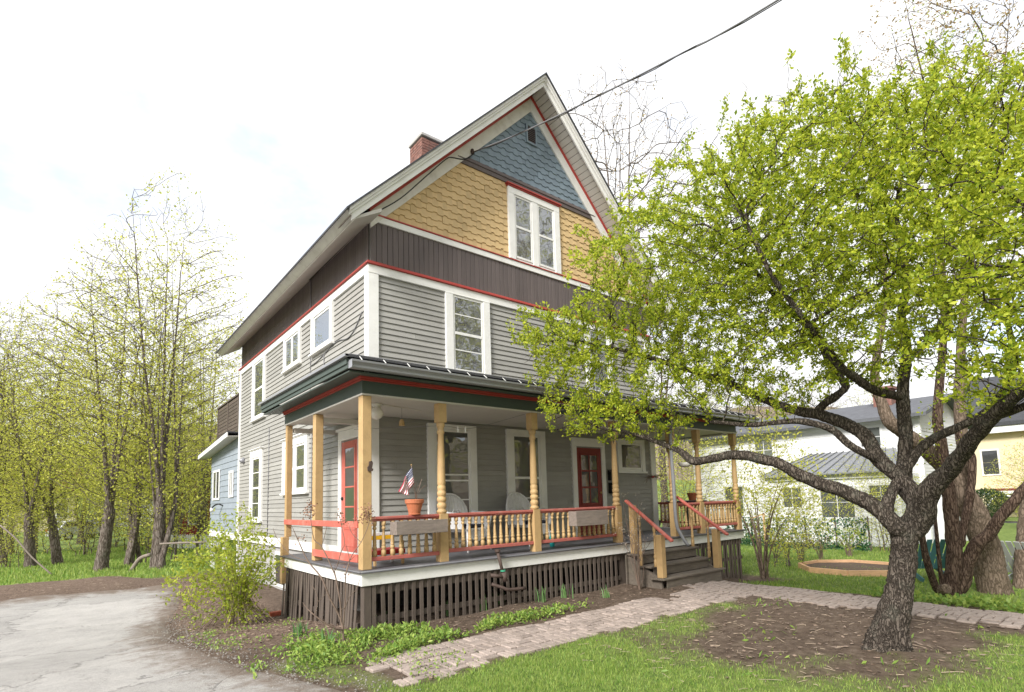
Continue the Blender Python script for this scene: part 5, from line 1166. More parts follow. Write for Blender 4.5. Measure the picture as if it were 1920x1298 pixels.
# ---- apple tree in front of the house (limbs traced in the round)
rg = np.random.default_rng(11)
D0 = 5.75
def A(px, py, d, rpx): return (at(px, py, d), rpx/F_PX*d*.93)
base = at(1652, 1228, D0)
limbs = [
 [(Vector((base.x, base.y, gzf(base.x, base.y)-.12)), .22), A(1653, 1218, D0, 32), A(1662, 1190, D0, 29), A(1671, 1160, D0, 27), A(1684, 1115, D0, 24.5), A(1692, 1065, D0, 23), A(1695, 1030, D0, 23), A(1697, 1000, D0, 26)],
 [A(1695, 1000, D0, 20), A(1678, 985, D0-.02, 18), A(1640, 951, D0+.1, 16), A(1590, 924, D0+.25, 14), A(1542, 908, D0+.4, 13), A(1502, 892, D0+.5, 12), A(1468, 872, D0+.6, 11), A(1434, 862, D0+.7, 10.5), A(1382, 853, D0+.85, 9.5), A(1330, 861, D0+1, 8.5), A(1298, 864, D0+1.1, 8), A(1277, 847, D0+1.2, 7), A(1250, 836, D0+1.4, 5), A(1190, 815, D0+1.6, 4), A(1120, 800, D0+1.7, 3)],
 [A(1700, 995, D0, 22), A(1722, 950, D0+.1, 18), A(1705, 915, D0+.2, 15), A(1688, 896, D0+.3, 14), A(1651, 866, D0+.45, 14), A(1634, 836, D0+.6, 13), A(1615, 810, D0+.7, 12.5), A(1576, 791, D0+.85, 12), A(1536, 778, D0+1, 11), A(1491, 770, D0+1.2, 9), A(1440, 752, D0+1.4, 8), A(1370, 720, D0+1.6, 7), A(1280, 690, D0+1.8, 5.5), A(1180, 660, D0+1.9, 4), A(1080, 640, D0+2, 3)],
 [A(1651, 866, D0+.45, 8), A(1620, 850, D0+.4, 7.5), A(1590, 832, D0+.4, 7), A(1563, 808, D0+.45, 7), A(1529, 795, D0+.5, 6.5), A(1488, 790, D0+.6, 6), A(1440, 794, D0+.7, 5), A(1400, 797, D0+.8, 4.5), A(1330, 790, D0+1, 3.5)],
 [A(1530, 776, D0+1, 8), A(1546, 757, D0+.95, 8), A(1569, 742, D0+.9, 8), A(1585, 722, D0+.9, 7.5), A(1560, 690, D0+1.1, 7), A(1535, 640, D0+1.2, 6.5), A(1500, 600, D0+1.4, 5.5), A(1440, 540, D0+1.5, 4.5), A(1390, 470, D0+1.6, 3.5)],
 [A(1700, 1000, D0, 24), A(1725, 975, D0-.1, 22), A(1742, 920, D0-.25, 21), A(1773, 890, D0-.4, 18), A(1800, 856, D0-.6, 16), A(1827, 818, D0-.8, 15), A(1858, 784, D0-1, 14), A(1888, 757, D0-1.2, 13), A(1925, 722, D0-1.4, 12), A(1980, 650, D0-1.6, 10), A(2010, 540, D0-1.7, 8), A(1990, 420, D0-1.6, 6)],
 [A(1858, 784, D0-1, 9), A(1888, 773, D0-1.1, 8.5), A(1925, 760, D0-1.3, 8), A(1990, 720, D0-1.6, 6)],
 [A(1672, 985, D0+.1, 12), A(1666, 940, D0+.25, 11), A(1695, 885, D0+.3, 10), A(1725, 843, D0+.3, 9.5), A(1755, 820, D0+.3, 9), A(1815, 792, D0+.3, 8), A(1860, 760, D0+.2, 7), A(1900, 690, D0+.1, 6), A(1890, 600, D0, 5)],
 [A(1700, 950, D0+.2, 15), A(1695, 870, D0+.4, 13), A(1698, 815, D0+.5, 12.5), A(1694, 771, D0+.6, 12), A(1692, 740, D0+.6, 11), A(1697, 691, D0+.6, 10), A(1699, 643, D0+.6, 9), A(1690, 590, D0+.6, 8), A(1700, 520, D0+.6, 7), A(1680, 430, D0+.6, 5.5), A(1690, 330, D0+.6, 4)],
 [A(1692, 745, D0+.6, 9), A(1660, 738, D0+.5, 9), A(1636, 730, D0+.4, 8.5), A(1606, 710, D0+.3, 8), A(1574, 685, D0+.2, 8), A(1540, 640, D0+.1, 7), A(1510, 600, D0, 6), A(1450, 520, D0, 5), A(1400, 420, D0+.1, 4)],
 [A(1483, 633, D0+.9, 3.5), A(1535, 597, D0+.7, 4), A(1581, 568, D0+.5, 4), A(1626, 549, D0+.3, 3.5), A(1671, 516, D0+.1, 3), A(1730, 470, D0-.1, 2.5)],
 [A(1698, 680, D0+.6, 7), A(1740, 640, D0+.5, 6), A(1790, 560, D0+.4, 5), A(1830, 470, D0+.3, 4.5), A(1850, 370, D0+.2, 3.5)],
]
P0, par0, r0 = chains(limbs)
shoots = []
att = [ell(at(1600, 430, D0+.6), 2.0, 1.7, 1.75, 5200, rg), ell(at(1330, 545, D0+1.5), 1.75, 1.4, 1.35, 5600, rg), ell(at(1090, 665, D0+2.0), 1.05, .9, .75, 2400, rg),
       ell(at(1170, 775, D0+1.7), 1.25, .8, .42, 1700, rg), ell(at(1800, 400, D0-.6), 1.5, 1.4, 1.75, 4000, rg), ell(at(1890, 560, D0-1.7), .7, .8, 1.1, 900, rg), ell(at(1450, 290, D0+1.0), 1.1, 1.0, .95, 1100, rg), ell(at(1690, 230, D0+.3), 1.4, 1.1, .75, 1100, rg), ell(at(1420, 700, D0+1.0), 1.6, 1.1, .5, 1200, rg), ell(at(1000, 620, D0+2.2), .5, .5, .4, 320, rg)]
for k in range(46):
    px_ = rg.uniform(1060, 1900); yt_ = float(np.interp(px_, [900, 1000, 1150, 1250, 1350, 1450, 1550, 1700, 1920], [580, 545, 450, 350, 290, 210, 175, 185, 130])); hh = rg.uniform(30, 120); dd = D0+rg.uniform(-.6, 1.4); lx = rg.normal()*14
    SHOOT = [tuple(at(px_+lx*q, yt_+40-(hh+40)*q, dd)) for q in np.linspace(0, 1, 9)]; shoots.append(np.array(SHOOT))
att = np.vstack(att)
vv = np.array([(Vector(p)-CAM).dot(FW) for p in att]); pxs = CX+np.array([(Vector(p)-CAM).dot(RT) for p in att])/vv*F_PX; pys = CY-np.array([(Vector(p)-CAM).dot(UP) for p in att])/vv*F_PX
ylim = np.interp(pxs, [900, 1000, 1100, 1300, 1400, 1500, 1640, 1750, 1920, 2100], [800, 835, 850, 835, 800, 768, 752, 760, 745, 700])
ytop = np.interp(pxs, [900, 1000, 1150, 1250, 1350, 1450, 1550, 1700, 1920, 2100], [560, 520, 430, 330, 275, 195, 160, 170, 115, 90])
att = att[(pys < ylim-rg.exponential(14, len(pys))+12) & (pxs > np.interp(pys, [500, 560, 620, 700, 800, 900], [985, 930, 935, 975, 930, 960])+rg.exponential(35, len(pys))) & (vv > 2.6) & (pys > ytop-30+rg.exponential(45, len(pys)))]; att = np.vstack([att]+shoots)
P, par = colonize(P0, par0, att, .11, .9, .125, 90, rg, (0, 0, .06), .32)
r, chn = radii(par, .0034, 2.7, r0)
apple = thing('apple_tree', 'spreading old apple tree with fresh yellow green leaves in the bare soil patch', 'tree', (base.x, base.y, gzf(base.x, base.y)))
V, F = skel_mesh(P, par, r, 0, .10, rg)
hz_ = V[:, 2]-gzf(base.x, base.y); dx_ = V[:, 0]-base.x; dy_ = V[:, 1]-base.y; th_ = np.arctan2(dy_, dx_); k = (hz_ < .55) & (np.hypot(dx_, dy_) < .7)      # root flare
fl_ = 1+.38*np.clip(1-hz_/.42, 0, 1)**2*np.clip(np.cos(th_*5+.7+.6*np.sin(th_*2)), -.1, 1)+.10*np.clip(1-hz_/1.2, 0, 1)*np.cos(th_*5+.7)
V[k, 0] = base.x+dx_[k]*fl_[k]; V[k, 1] = base.y+dy_[k]*fl_[k]
arr_obj('trunk', V, F, bark_apple, apple, True)
nthin = int((r < .0115).sum()); V, F = leaves_on(P, par, r, rg, .0115, max(6, int(round(215000/.85/.72/nthin))), .0445, .024, .35, .55, lambda p: .72*np.interp(p[:, 2], [1.0, 1.9, 2.8, 3.6], [.45, .6, .85, 1.0])*np.where(fnoise(p[:, 0]*1.0+p[:, 1]*.7, p[:, 2]*1.1, .55, 91) > .40, 1, .35)); arr_obj('crown', V, F, leaf_apple, apple)
print('apple', len(P), len(F)//2)

# ---- generic tall spring trees
def tall_tree(seed, H, spread, trunkr, fork, natt, leafmat_, lsize, bark=None, per=3, stems=1, dens=None, step=.38):
    rg = np.random.default_rng(seed); ch = []
    for s in range(stems):
        a = rg.uniform(0, 6.28); k = .12*s; x0, y0 = (math.cos(a)*k*1.8, math.sin(a)*k*1.8); rr = trunkr*(1 if s == 0 else rg.uniform(.4, .7))
        lean = rg.normal(size=2)*.05*H*(.4+.5*(s > 0)); f = fork*rg.uniform(.8, 1.3)
        ch.append([(Vector((x0, y0, -.4)), rr*1.55), (Vector((x0, y0, .25)), rr*1.08), (Vector((x0+lean[0]*.2, y0+lean[1]*.2, f*.5)), rr*.93), (Vector((x0+lean[0]*.4, y0+lean[1]*.4, f)), rr*.85)])
        for q in range(3 if s == 0 else 2):
            a = rg.uniform(0, 6.28); b = Vector((x0+lean[0]*.4, y0+lean[1]*.4, f))
            o = Vector((math.cos(a), math.sin(a), 0))*spread*rg.uniform(.15, .5)
            ch.append([(b, rr*.50), (b+o*.25+Vector((0, 0, (H-f)*.2)), rr*.32), (b+o*.6+Vector((0, 0, (H-f)*.45)), rr*.17), (b+o+Vector((0, 0, (H-f)*rg.uniform(.65, .9))), rr*.05)])
    P0, par0, r0 = [], [], []
    for c in ch:                       # separate stems start their own chain when far from earlier nodes
        pts = smooth_path([(*p, q) for p, q in c], 4); prev = -1
        if P0:
            d = [np.linalg.norm(np.array(x)-pts[0][:3]) for x in P0]; k = int(np.argmin(d))
            if d[k] < .06: prev = k; pts = pts[1:]
        for q in pts: P0.append(q[:3]); r0.append(max(q[3], .006)); par0.append(prev); prev = len(P0)-1
    v = rg.normal(size=(natt, 3)); v /= np.linalg.norm(v, axis=1)[:, None]; v *= rg.random((natt, 1))**(1/2.6)
    t = v[:, 2]*.5+.5; z = fork*.75+(H-fork*.75)*t; w = spread*(.40+.80*np.sin(np.clip(.12+t*.80, 0, 1)*math.pi)**.8); z = z+rg.normal(size=natt)*.4
    at_ = np.stack([v[:, 0]*w, v[:, 1]*w, z], -1)
    P, par = colonize(np.array(P0), par0, at_, step, 1.7, step*1.1, 70, rg, (0, 0, .55), .13)
    r, _ = radii(par, .0078, 2.9, np.array(r0))
    root = thing('tree', '-', 'tree'); V, F = skel_mesh(P, par, r, 0, .05, rg); arr_obj('trunk', V, F, bark or bark_maple, root, True)
    V, F = leaves_on(P, par, r, rg, .026, per, lsize, .13, .1, .8, dens); arr_obj('crown', V, F, leafmat_, root)
    print('tree', len(P), len(F)//2)
    return root
protoA = tall_tree(21, 15, 3.1, .25, 3.0, 7000, leaf_maple, .09, per=7, dens=lambda p: np.interp(p[:, 2], [0, 5, 8, 12, 15], [1, 1, .8, .42, .4]))
protoB = tall_tree(22, 16, 2.9, .20, 2.2, 7000, leaf_maple, .088, stems=3, per=7, dens=lambda p: np.interp(p[:, 2], [0, 5, 9, 12, 16], [1, 1, .7, .42, .4]))
protoC = tall_tree(23, 7, 2.6, .06, .7, 3200, leaf_maple, .085, stems=6, per=3, step=.26)
protoD = tall_tree(24, 17, 3.6, .22, 5.0, 7000, leaf_bud, .055, per=2)
used = set()
def plant(proto, x, y, sc, rz, name, label, group, zoff=0, tilt=(0, 0), sz=None):
    m = TR((x, y, gzf(x, y)+zoff)) @ Matrix.Rotation(tilt[0], 4, 'X') @ Matrix.Rotation(tilt[1], 4, 'Y') @ rotz(rz) @ Matrix.Diagonal((sc, sc, sz or sc, 1))
    if proto not in used:
        used.add(proto); o = proto; o.matrix_basis = m
        # keep WM at the prototype pose so the copies' parent inverses stay valid
    else: o = copy_tree(proto, m)
    o.name = name; tag(o, label, 'tree', group); return o
LG = 'spring trees along the driveway end'
def gp_(px, py, z): d = (RT*((px-CX)/F_PX)-UP*((py-CY)/F_PX)+FW); return CAM+d*((z-CAM.z)/d.z)
def plant_px(proto, px, d, *a, **k): p = at(px, 1000, d); return plant(proto, p.x, p.y, *a, **k)
plant_px(protoA, 193, 21, .88, 0, 'maple_tree', 'thickest trunked maple standing on the mulch bank', LG)
plant_px(protoB, 300, 21, 1.0, .6, 'maple_tree', 'twin stemmed tall maple nearest the blue addition', LG)
plant_px(protoB, 245, 23, .86, 2.4, 'maple_tree', 'slender maple between the thickest maple and the twin stemmed one', LG)
plant_px(protoA, 112, 25, .78, 2.0, 'leaning_tree', 'dark leaning tree behind the mulch bank left of the thickest maple', LG, tilt=(.05, -.20))
plant_px(protoA, 5, 26, .85, 4.0, 'maple_tree', 'dark trunked tree cut by the left picture edge', LG)
plant_px(protoB, 385, 31, .95, 4.4, 'maple_tree', 'tall maple rising right behind the blue addition roof', LG)
plant_px(protoA, 60, 24, .8, 5.0, 'maple_tree', 'slim maple between the edge tree and the leaning tree', LG)
plant_px(protoC, 330, 24, 1.0, 1.0, 'sapling', 'thin sapling clump standing just left of the picket fence', LG)
FG = 'trees filling the background on the left'
for k, (proto, px, d, sc, rz, lab) in enumerate(((protoA, 60, 38, .85, 1, 'far maple between the edge tree and the leaning tree'), (protoB, 150, 40, .9, 3, 'far maple behind the leaning tree'), (protoB, 350, 42, .82, 5, 'far maple beside the red barn'), (protoA, 245, 46, .9, 2.2, 'far maple behind the slender maple'), (protoB, -40, 36, .9, 1.5, 'far maple beyond the left picture edge'), (protoC, 262, 32, .9, 4, 'low leafy thicket between the maples'), (protoC, 70, 31, .9, .5, 'low leafy thicket behind the slim maple'), (protoC, 160, 30, .85, 2.5, 'low leafy thicket behind the leaning tree'), (protoA, 20, 33, .8, 2.6, 'far maple right of the edge tree'), (protoB, 200, 34, .85, 4.0, 'far maple right behind the thickest maple'), (protoB, 330, 35, .9, .3, 'far maple right behind the sapling clump'), (protoC, 15, 24, .6, 3.3, 'low leafy bush beside the edge tree'), (protoC, 370, 38, 1.0, 1.9, 'low leafy thicket in front of the red barn'), (protoC, 205, 36, 1.0, .2, 'low leafy thicket behind the thickest maple'), (protoC, 290, 30, 1.0, 2.9, 'low leafy thicket behind the twin stemmed maple'), (protoC, -20, 31, 1.1, 1.4, 'tall thicket cut by the left picture edge'), (protoA, 300, 50, 1.0, .7, 'far maple seen between the twin stemmed maple and the house'))):
    plant_px(proto, px, d, sc, rz, 'background_tree', lab, FG)
RG_ = 'trees behind the house on the right'
for proto, px, d, sc, rz, lab in ((protoD, 1178, 30, 1.6, 0, 'tall budding tree rising behind the right roof slope'), (protoD, 1250, 27, .85, 2, 'budding tree behind the far end of the porch'), (protoB, 1330, 34, .7, 1, 'leafing tree between the porch and the white house'), (protoD, 1400, 38, .7, 4, 'budding tree behind the left end of the white house'), (protoD, 600, 38, .98, 3, 'thin tree top showing above the left roof slope'), (protoD, 1560, 48, .8, 1.2, 'far budding tree behind the white house roof'), (protoA, 1700, 55, .8, 1.7, 'far maple behind the white house chimney'), (protoC, 1290, 26, .95, 2.2, 'low leafy tree behind the porch railing'), (protoC, 1475, 15.2, .42, 3.6, 'small sapling between the lilac shrub and the ivy screen'), (protoC, 1655, 18.2, .5, 5.1, 'small sapling in front of the white house porch wall'), (protoA, 1640, 36, .62, 3.0, 'maple rising right behind the white house roof'), (protoD, 1480, 33, .62, 5.6, 'budding tree behind the white house left roof end')):
    plant_px(proto, px, d, sc, rz, 'background_tree', lab, RG_)
SG = 'trees across the street'
for px, py, sc, rz, proto, lab in ((-10, -24, .9, .4, protoA, 'bare maple across the street seen only in the window panes'), (2, -27, 1.0, 2, protoD, 'budding tree across the street seen only in the window panes'), (12, -17.5, 1.55, 3, protoB, 'very tall twin maple across the street seen only in the window panes'), (-22, -14, .95, 5, protoB, 'maple beside the street seen only in the side window panes'), (18, -18, 1.6, 1, protoA, 'broad and very tall maple across the street seen only in the window panes'), (-3, -22, .8, 4.4, protoB, 'slim maple across the street seen only in the window panes'), (26, -24, 1.0, 2.7, protoB, 'farthest maple across the street seen only in the window panes'), (-15, -26, 1.1, 1.9, protoA, 'wide maple across the street seen only in the panes of the upper windows'), (7, -18, 1.3, 5.5, protoA, 'maple straight across the street seen only in the window panes'), (21, -20, 1.6, .9, protoB, 'three stemmed maple across the street seen only in the window panes'), (26, -19, 1.5, 2.2, protoA, 'maple at the bend of the street seen only in the window panes'), (-8, -30, 1.25, .2, protoB, 'tallest maple across the street seen only in the window panes'), (30, -16, 1.1, 4.1, protoA, 'maple past the yellow house seen only in the window panes'), (-24, -2, .9, 3.1, protoA, 'maple beyond the driveway seen only in the side window panes')):
    plant(proto, px, py, sc, rz, 'street_tree', lab, SG)

# ---- multi-stemmed tree at the right edge
rg = np.random.default_rng(31); DR = 10.6
mt = [
 [A(1868, 1140, DR, 34), A(1866, 1118, DR, 29), A(1858, 1075, DR, 26), A(1850, 1030, DR, 24), A(1832, 980, DR, 24), A(1812, 937, DR, 20), A(1790, 900, DR+.1, 17), A(1745, 850, DR+.2, 15), A(1700, 815, DR+.3, 13), A(1668, 790, DR+.4, 12), A(1655, 760, DR+.5, 10), A(1640, 700, DR+.6, 8), A(1660, 560, DR+.8, 4.5), A(1650, 400, DR+.8, 2)],
 [A(1812, 937, DR, 13), A(1812, 880, DR, 11), A(1800, 780, DR, 10), A(1805, 600, DR, 7), A(1830, 400, DR, 4.5), A(1870, 200, DR, 2.4), A(1890, 60, DR, .9), A(1896, -60, DR, .4)],
 [A(1870, 1136, DR+.2, 18), A(1912, 1120, DR+.3, 16), A(1920, 1030, DR+.4, 14), A(1932, 950, DR+.5, 16), A(1950, 800, DR+.6, 12), A(1960, 500, DR+.6, 4)],
]
mt2 = [
 [A(1785, 1135, DR-.5, 19), A(1783, 1113, DR-.5, 16), A(1790, 1045, DR-.5, 14), A(1784, 974, DR-.5, 12.5), A(1778, 919, DR-.5, 12), A(1765, 835, DR-.5, 10), A(1758, 770, DR-.4, 8.5), A(1770, 600, DR-.3, 6), A(1760, 400, DR-.2, 4), A(1740, 200, DR, 2.2), A(1710, 60, DR, .9), A(1690, -30, DR, .4)],
 [A(1800, 1112, DR-.5, 15), A(1811, 1060, DR-.55, 14), A(1822, 1040, DR-.6, 13), A(1834, 1018, DR-.7, 12), A(1855, 1002, DR-.8, 11), A(1872, 974, DR-.9, 10.5), A(1894, 949, DR-1, 10), A(1925, 912, DR-1.1, 9), A(1980, 860, DR-1.2, 7)],
 [A(1800, 1030, DR-.5, 8), A(1803, 1000, DR-.5, 8), A(1811, 969, DR-.5, 8), A(1819, 924, DR-.45, 7.5), A(1823, 863, DR-.4, 7), A(1812, 840, DR-.4, 6), A(1790, 800, DR-.3, 5)],
 [A(1775, 1118, DR-.5, 8), A(1755, 1102, DR-.55, 7), A(1738, 1050, DR-.6, 6.5), A(1728, 1002, DR-.6, 5.5), A(1722, 950, DR-.6, 4.5)],
 [A(1768, 1112, DR-.6, 4), A(1764, 1080, DR-.6, 4), A(1756, 1000, DR-.6, 3.5), A(1750, 930, DR-.6, 3)],
]
for nm, lab, lims, bk, env in (('tan_tree', 'thick smooth tan trunked tree with slanting limb at the right picture edge', mt, bark_tan, [ell(at(1800, 300, DR), 2.2, 1.8, 3.4, 1300, rg), ell(at(1760, 60, DR), 1.5, 1.2, 1.4, 700, rg)]),
                              ('brown_stem_tree', 'cluster of red brown stems with a sawn stump in front of the tan trunk', mt2, bark_brown, [ell(at(1770, 300, DR-.2), 1.5, 1.2, 3.2, 600, rg), ell(at(1760, 830, DR-.6), .55, .5, .9, 120, rg)])):
    P0, par0, r0 = chains(lims); b0 = lims[0][0][0]
    P, par = colonize(P0, par0, np.vstack(env), .2, 1.6, .26, 70, rg, (0, 0, .2), .25); r, _ = radii(par, .004, 2.5, r0)
    t = thing(nm, lab, 'tree', (b0.x, b0.y, gzf(b0.x, b0.y))); V, F = skel_mesh(P, par, r, 0, .06, rg); arr_obj('trunk', V, F, bk, t, True)
    V, F = leaves_on(P, par, r, rg, .012, 6, .06, .05, .3, .45); arr_obj('crown', V, F, leaf_bud if nm == 'tan_tree' else leaf_apple, t)
    if nm == 'brown_stem_tree':
        s_ = at(1775, 1104, DR-.72); MB().lathe([(-.14, .10), (0, .092), (.008, .08), (.004, .03), (-.02, .0)], n=12).build('sawn_stump', bark_tan, t, False, m=TR(s_) @ Matrix.Rotation(1.2, 4, RT) )

# ---- shrubs
def shrub(name, label, cat, base, stems, H, sp, mat, lm, lsize, per, seed, natt=500, rad=.014, env=None, group=None, step=.12, rmax=.006, spread=.03, base_sp=.12):
    rg = np.random.default_rng(seed); ch = []; P0, par0, r0 = [], [], []
    for s in range(stems):
        a = rg.uniform(0, 6.28); o = Vector((math.cos(a), math.sin(a), 0)); q = rg.uniform(.3, 1)*sp; h = H*rg.uniform(.55, .95)
        c = [(Vector(base)+o*rg.uniform(0, base_sp)*sp+Vector((0, 0, -.05)), rad), (Vector(base)+o*q*.25+Vector((0, 0, h*.4)), rad*.7), (Vector(base)+o*q*.6+Vector((0, 0, h*.75)), rad*.5), (Vector(base)+o*q+Vector((0, 0, h)), rad*.25)]
        prev = -1
        for p in smooth_path([(*p, r_) for p, r_ in c], 4): P0.append(p[:3]); r0.append(max(.002, p[3])); par0.append(prev); prev = len(P0)-1
    e = env if env is not None else ell((base[0], base[1], base[2]+H*.58), sp, sp, H*.45, natt, rg)
    P, par = colonize(np.array(P0), par0, e, step, 1.0, step*1.2, 40, rg, (0, 0, .15), .35); r, _ = radii(par, .0019, 2.6, np.array(r0))
    t = thing(name, label, cat, base, group); V, F = skel_mesh(P, par, r, 0, 0, rg); arr_obj('stems', V, F, mat, t, True, kind='stuff')
    if lm: V, F = leaves_on(P, par, r, rg, rmax, per, lsize, spread, .3, .5); arr_obj('foliage', V, F, lm, t, kind='stuff')
    return t
p = Vector((-1.75, 1.25, gzf(-1.75, 1.25)))
e = np.vstack([ell((-1.85, 1.4, p.z+.95), .85, 1.0, .72, 900, np.random.default_rng(1)), ell((-1.65, 1.9, p.z+1.55), .42, .8, .5, 300, np.random.default_rng(2)), ell((-2.15, 2.0, p.z+.7), .55, .9, .5, 300, np.random.default_rng(3))])
shrub('forsythia_bush', 'arching yellow green bush on the leaf litter beside the driveway', 'bush', p, 44, 1.6, .8, twigm, leaf_bush, .064, 6, 41, env=e, rad=.007, base_sp=.95)
p = at(1432, 1088, 13.2); p.z = gzf(p.x, p.y)
e = np.vstack([ell(at(1470, 930, 13.2), 1.25, .9, 1.5, 1100, np.random.default_rng(4)), ell(at(1430, 830, 13.2), .9, .7, .9, 350, np.random.default_rng(5))])
shrub('lilac_shrub', 'tall sparse shrub with crooked stems at the far porch corner', 'shrub', p, 13, 2.5, 1.0, bark_tan, leaf_maple, .075, 5, 42, env=e, rad=.026, step=.16, rmax=.009, spread=.06)
for k, (px, py, d) in enumerate(((1455, 1040, 17), (1500, 1040, 16.5), (1540, 1040, 16.4))):
    p = at(px, py, d); p.z = gzf(p.x, p.y); shrub('bare_shrub', ['brown bare shrub nearest the porch in front of the ivy screen', 'middle brown bare shrub in front of the ivy screen', 'brown bare shrub in front of the ivy screen nearest the garden bed'][k], 'shrub', p, 16, .85, .6, twigm, leaf_bud, .04, 1, 50+k, natt=260, rad=.01, group='bare shrubs by the ivy screen')
p = at(1590, 1020, 17.2); p.z = gzf(p.x, p.y); shrub('green_shrub', 'pale green leafy shrub growing against the ivy screen', 'shrub', p, 10, 1.0, .6, twigm, leaf_bush, .06, 4, 57, natt=260)
p = at(1850, 935, 34); rg = np.random.default_rng(60); t = thing('evergreen_bush', 'clipped dark evergreen bush in front of the yellow house', 'bush', (p.x, p.y, gzf(p.x, p.y)))
v = rg.normal(size=(4200, 3)); v /= np.linalg.norm(v, axis=1)[:, None]; V, F = leaf_cloud(np.array((p.x, p.y, -.3))+v*np.array((1.1, 1.1, 1.0))*rg.uniform(.8, 1.03, (4200, 1)), .13, rg, 0, v, .5); arr_obj('foliage', V, F, leaf_dark, t, kind='stuff')
MB().tube([(p.x, p.y, -1.4), (p.x, p.y, -.3)], [.08, .05], 6).build('trunk', bark_brown, t)
p = at(1935, 900, 26); plant(protoC, p.x, p.y, .6, 1, 'small_tree', 'small bushy tree in front of the yellow house', RG_)

# bare hydrangea at the porch corner: traced stems with dried heads
def B(px, py, d, r_=.006): return (at(px, py, d), r_)
hb = at(645, 1196, 6.55)
st_ = [[(Vector((hb.x, hb.y, gzf(hb.x, hb.y)-.05)), .014), B(640, 1165, 6.55, .013), B(618, 1121, 6.5, .011), B(603, 1084, 6.45, .010), B(578, 1053, 6.5, .008), B(561, 1018, 6.5, .006), B(546, 984, 6.5, .003)],
 [B(641, 1170, 6.55, .012), B(638, 1130, 6.5, .010), B(631, 1091, 6.5, .009), B(626, 1073, 6.5, .008), B(603, 1025, 6.5, .006), B(589, 1012, 6.5, .005), B(583, 977, 6.5, .004), B(583, 955, 6.5, .002)],
 [B(643, 1180, 6.55, .010), B(648, 1120, 6.45, .008), B(648, 1079, 6.4, .007), B(659, 1043, 6.4, .006), B(677, 1017, 6.4, .005), B(692, 981, 6.4, .003), B(690, 960, 6.4, .002)],
 [B(629, 1075, 6.5, .006), B(639, 1036, 6.45, .005), B(646, 1018, 6.45, .004), B(640, 985, 6.45, .003), B(636, 966, 6.45, .002)],
 [B(648, 1079, 6.4, .005), B(655, 1050, 6.35, .004), B(648, 1020, 6.3, .003)],
 [B(578, 1053, 6.5, .005), B(545, 1040, 6.5, .004), B(520, 1010, 6.55, .003), B(512, 990, 6.55, .002)],
 [B(603, 1025, 6.5, .004), B(610, 1000, 6.45, .003), B(613, 985, 6.45, .002)], [B(677, 1017, 6.4, .004), B(660, 1000, 6.4, .003), B(655, 985, 6.4, .002)],
 [B(641, 1185, 6.5, .011), B(611, 1169, 6.4, .009), B(590, 1154, 6.35, .008), B(575, 1140, 6.35, .005), B(568, 1130, 6.35, .003)], [B(590, 1154, 6.35, .006), B(596, 1128, 6.35, .005), B(592, 1110, 6.35, .004), B(585, 1098, 6.35, .002)], [B(595, 1130, 6.35, .004), B(607, 1118, 6.3, .003), B(615, 1110, 6.3, .002)],
 [B(643, 1150, 6.5, .006), B(655, 1120, 6.4, .005), B(668, 1105, 6.4, .004), B(675, 1085, 6.4, .002)], [B(631, 1091, 6.5, .005), B(628, 1060, 6.5, .004), B(650, 1055, 6.45, .003), B(668, 1040, 6.45, .002)]]
P0, par0, r0 = chains(st_); t = thing('bare_hydrangea', 'leafless hydrangea with dried brown flower heads at the porch corner', 'shrub', (hb.x, hb.y, gzf(hb.x, hb.y)))
V, F = skel_mesh(P0, np.array(par0), r0); arr_obj('stems', V, F, twigm, t, True, kind='stuff')
rg = np.random.default_rng(70)
for px, py, d, n in ((583, 953, 6.5, 60), (578, 963, 6.5, 40), (690, 958, 6.4, 60), (683, 968, 6.4, 50), (636, 966, 6.45, 30), (643, 982, 6.45, 30), (565, 1008, 6.5, 20), (648, 1075, 6.4, 14), (695, 972, 6.4, 30), (670, 975, 6.4, 20)):
    c = np.array(at(px, py, d)); V, F = leaf_cloud(c+rg.normal(size=(n, 3))*np.array((.035, .035, .04)), .026, rg, 0, None, .8); arr_obj('flower_head', V, F, drym, t, kind='stuff')
# bare shrub beside the steps with pale buds
sb = Vector((4.12, -2.35, gzf(4.1, -2.35))); rg = np.random.default_rng(71); P0, par0, r0 = [], [], []; tips = []
for k in range(13):
    a = rg.uniform(2.2, 5.4) if k < 9 else rg.uniform(0, 6.28); o = Vector((math.cos(a), math.sin(a)*.6, 0)); h = rg.uniform(.6, 1.75); q = rg.uniform(.1, .55); prev = -1
    c = [(sb+Vector((0, 0, -.05)), .012), (sb+o*q*.3+Vector((0, 0, h*.3)), .007), (sb+o*q*.6+Vector((rg.normal()*.06, rg.normal()*.05, h*.65)), .005), (sb+o*q+Vector((rg.normal()*.1, rg.normal()*.05, h)), .002)]
    for p in smooth_path([(*p, r_) for p, r_ in c], 5): P0.append(p[:3]); r0.append(max(.0018, p[3])); par0.append(prev); prev = len(P0)-1
    tips.append(P0[-1]); b = len(P0)-6
    for j in range(3):
        s0 = P0[b+j*2-2]; e_ = np.array(s0)+rg.normal(size=3)*.16+np.array((0, 0, .12)); P0.append((np.array(s0)+e_)/2+rg.normal(size=3)*.02); r0.append(.003); par0.append(b+j*2-2); P0.append(e_); r0.append(.0016); par0.append(len(P0)-2); tips.append(e_)
t = thing('bare_shrub', 'leafless thin shrub with pale buds left of the porch steps', 'shrub', sb); V, F = skel_mesh(np.array(P0), np.array(par0), np.array(r0)); arr_obj('stems', V, F, twigm, t, True, kind='stuff')
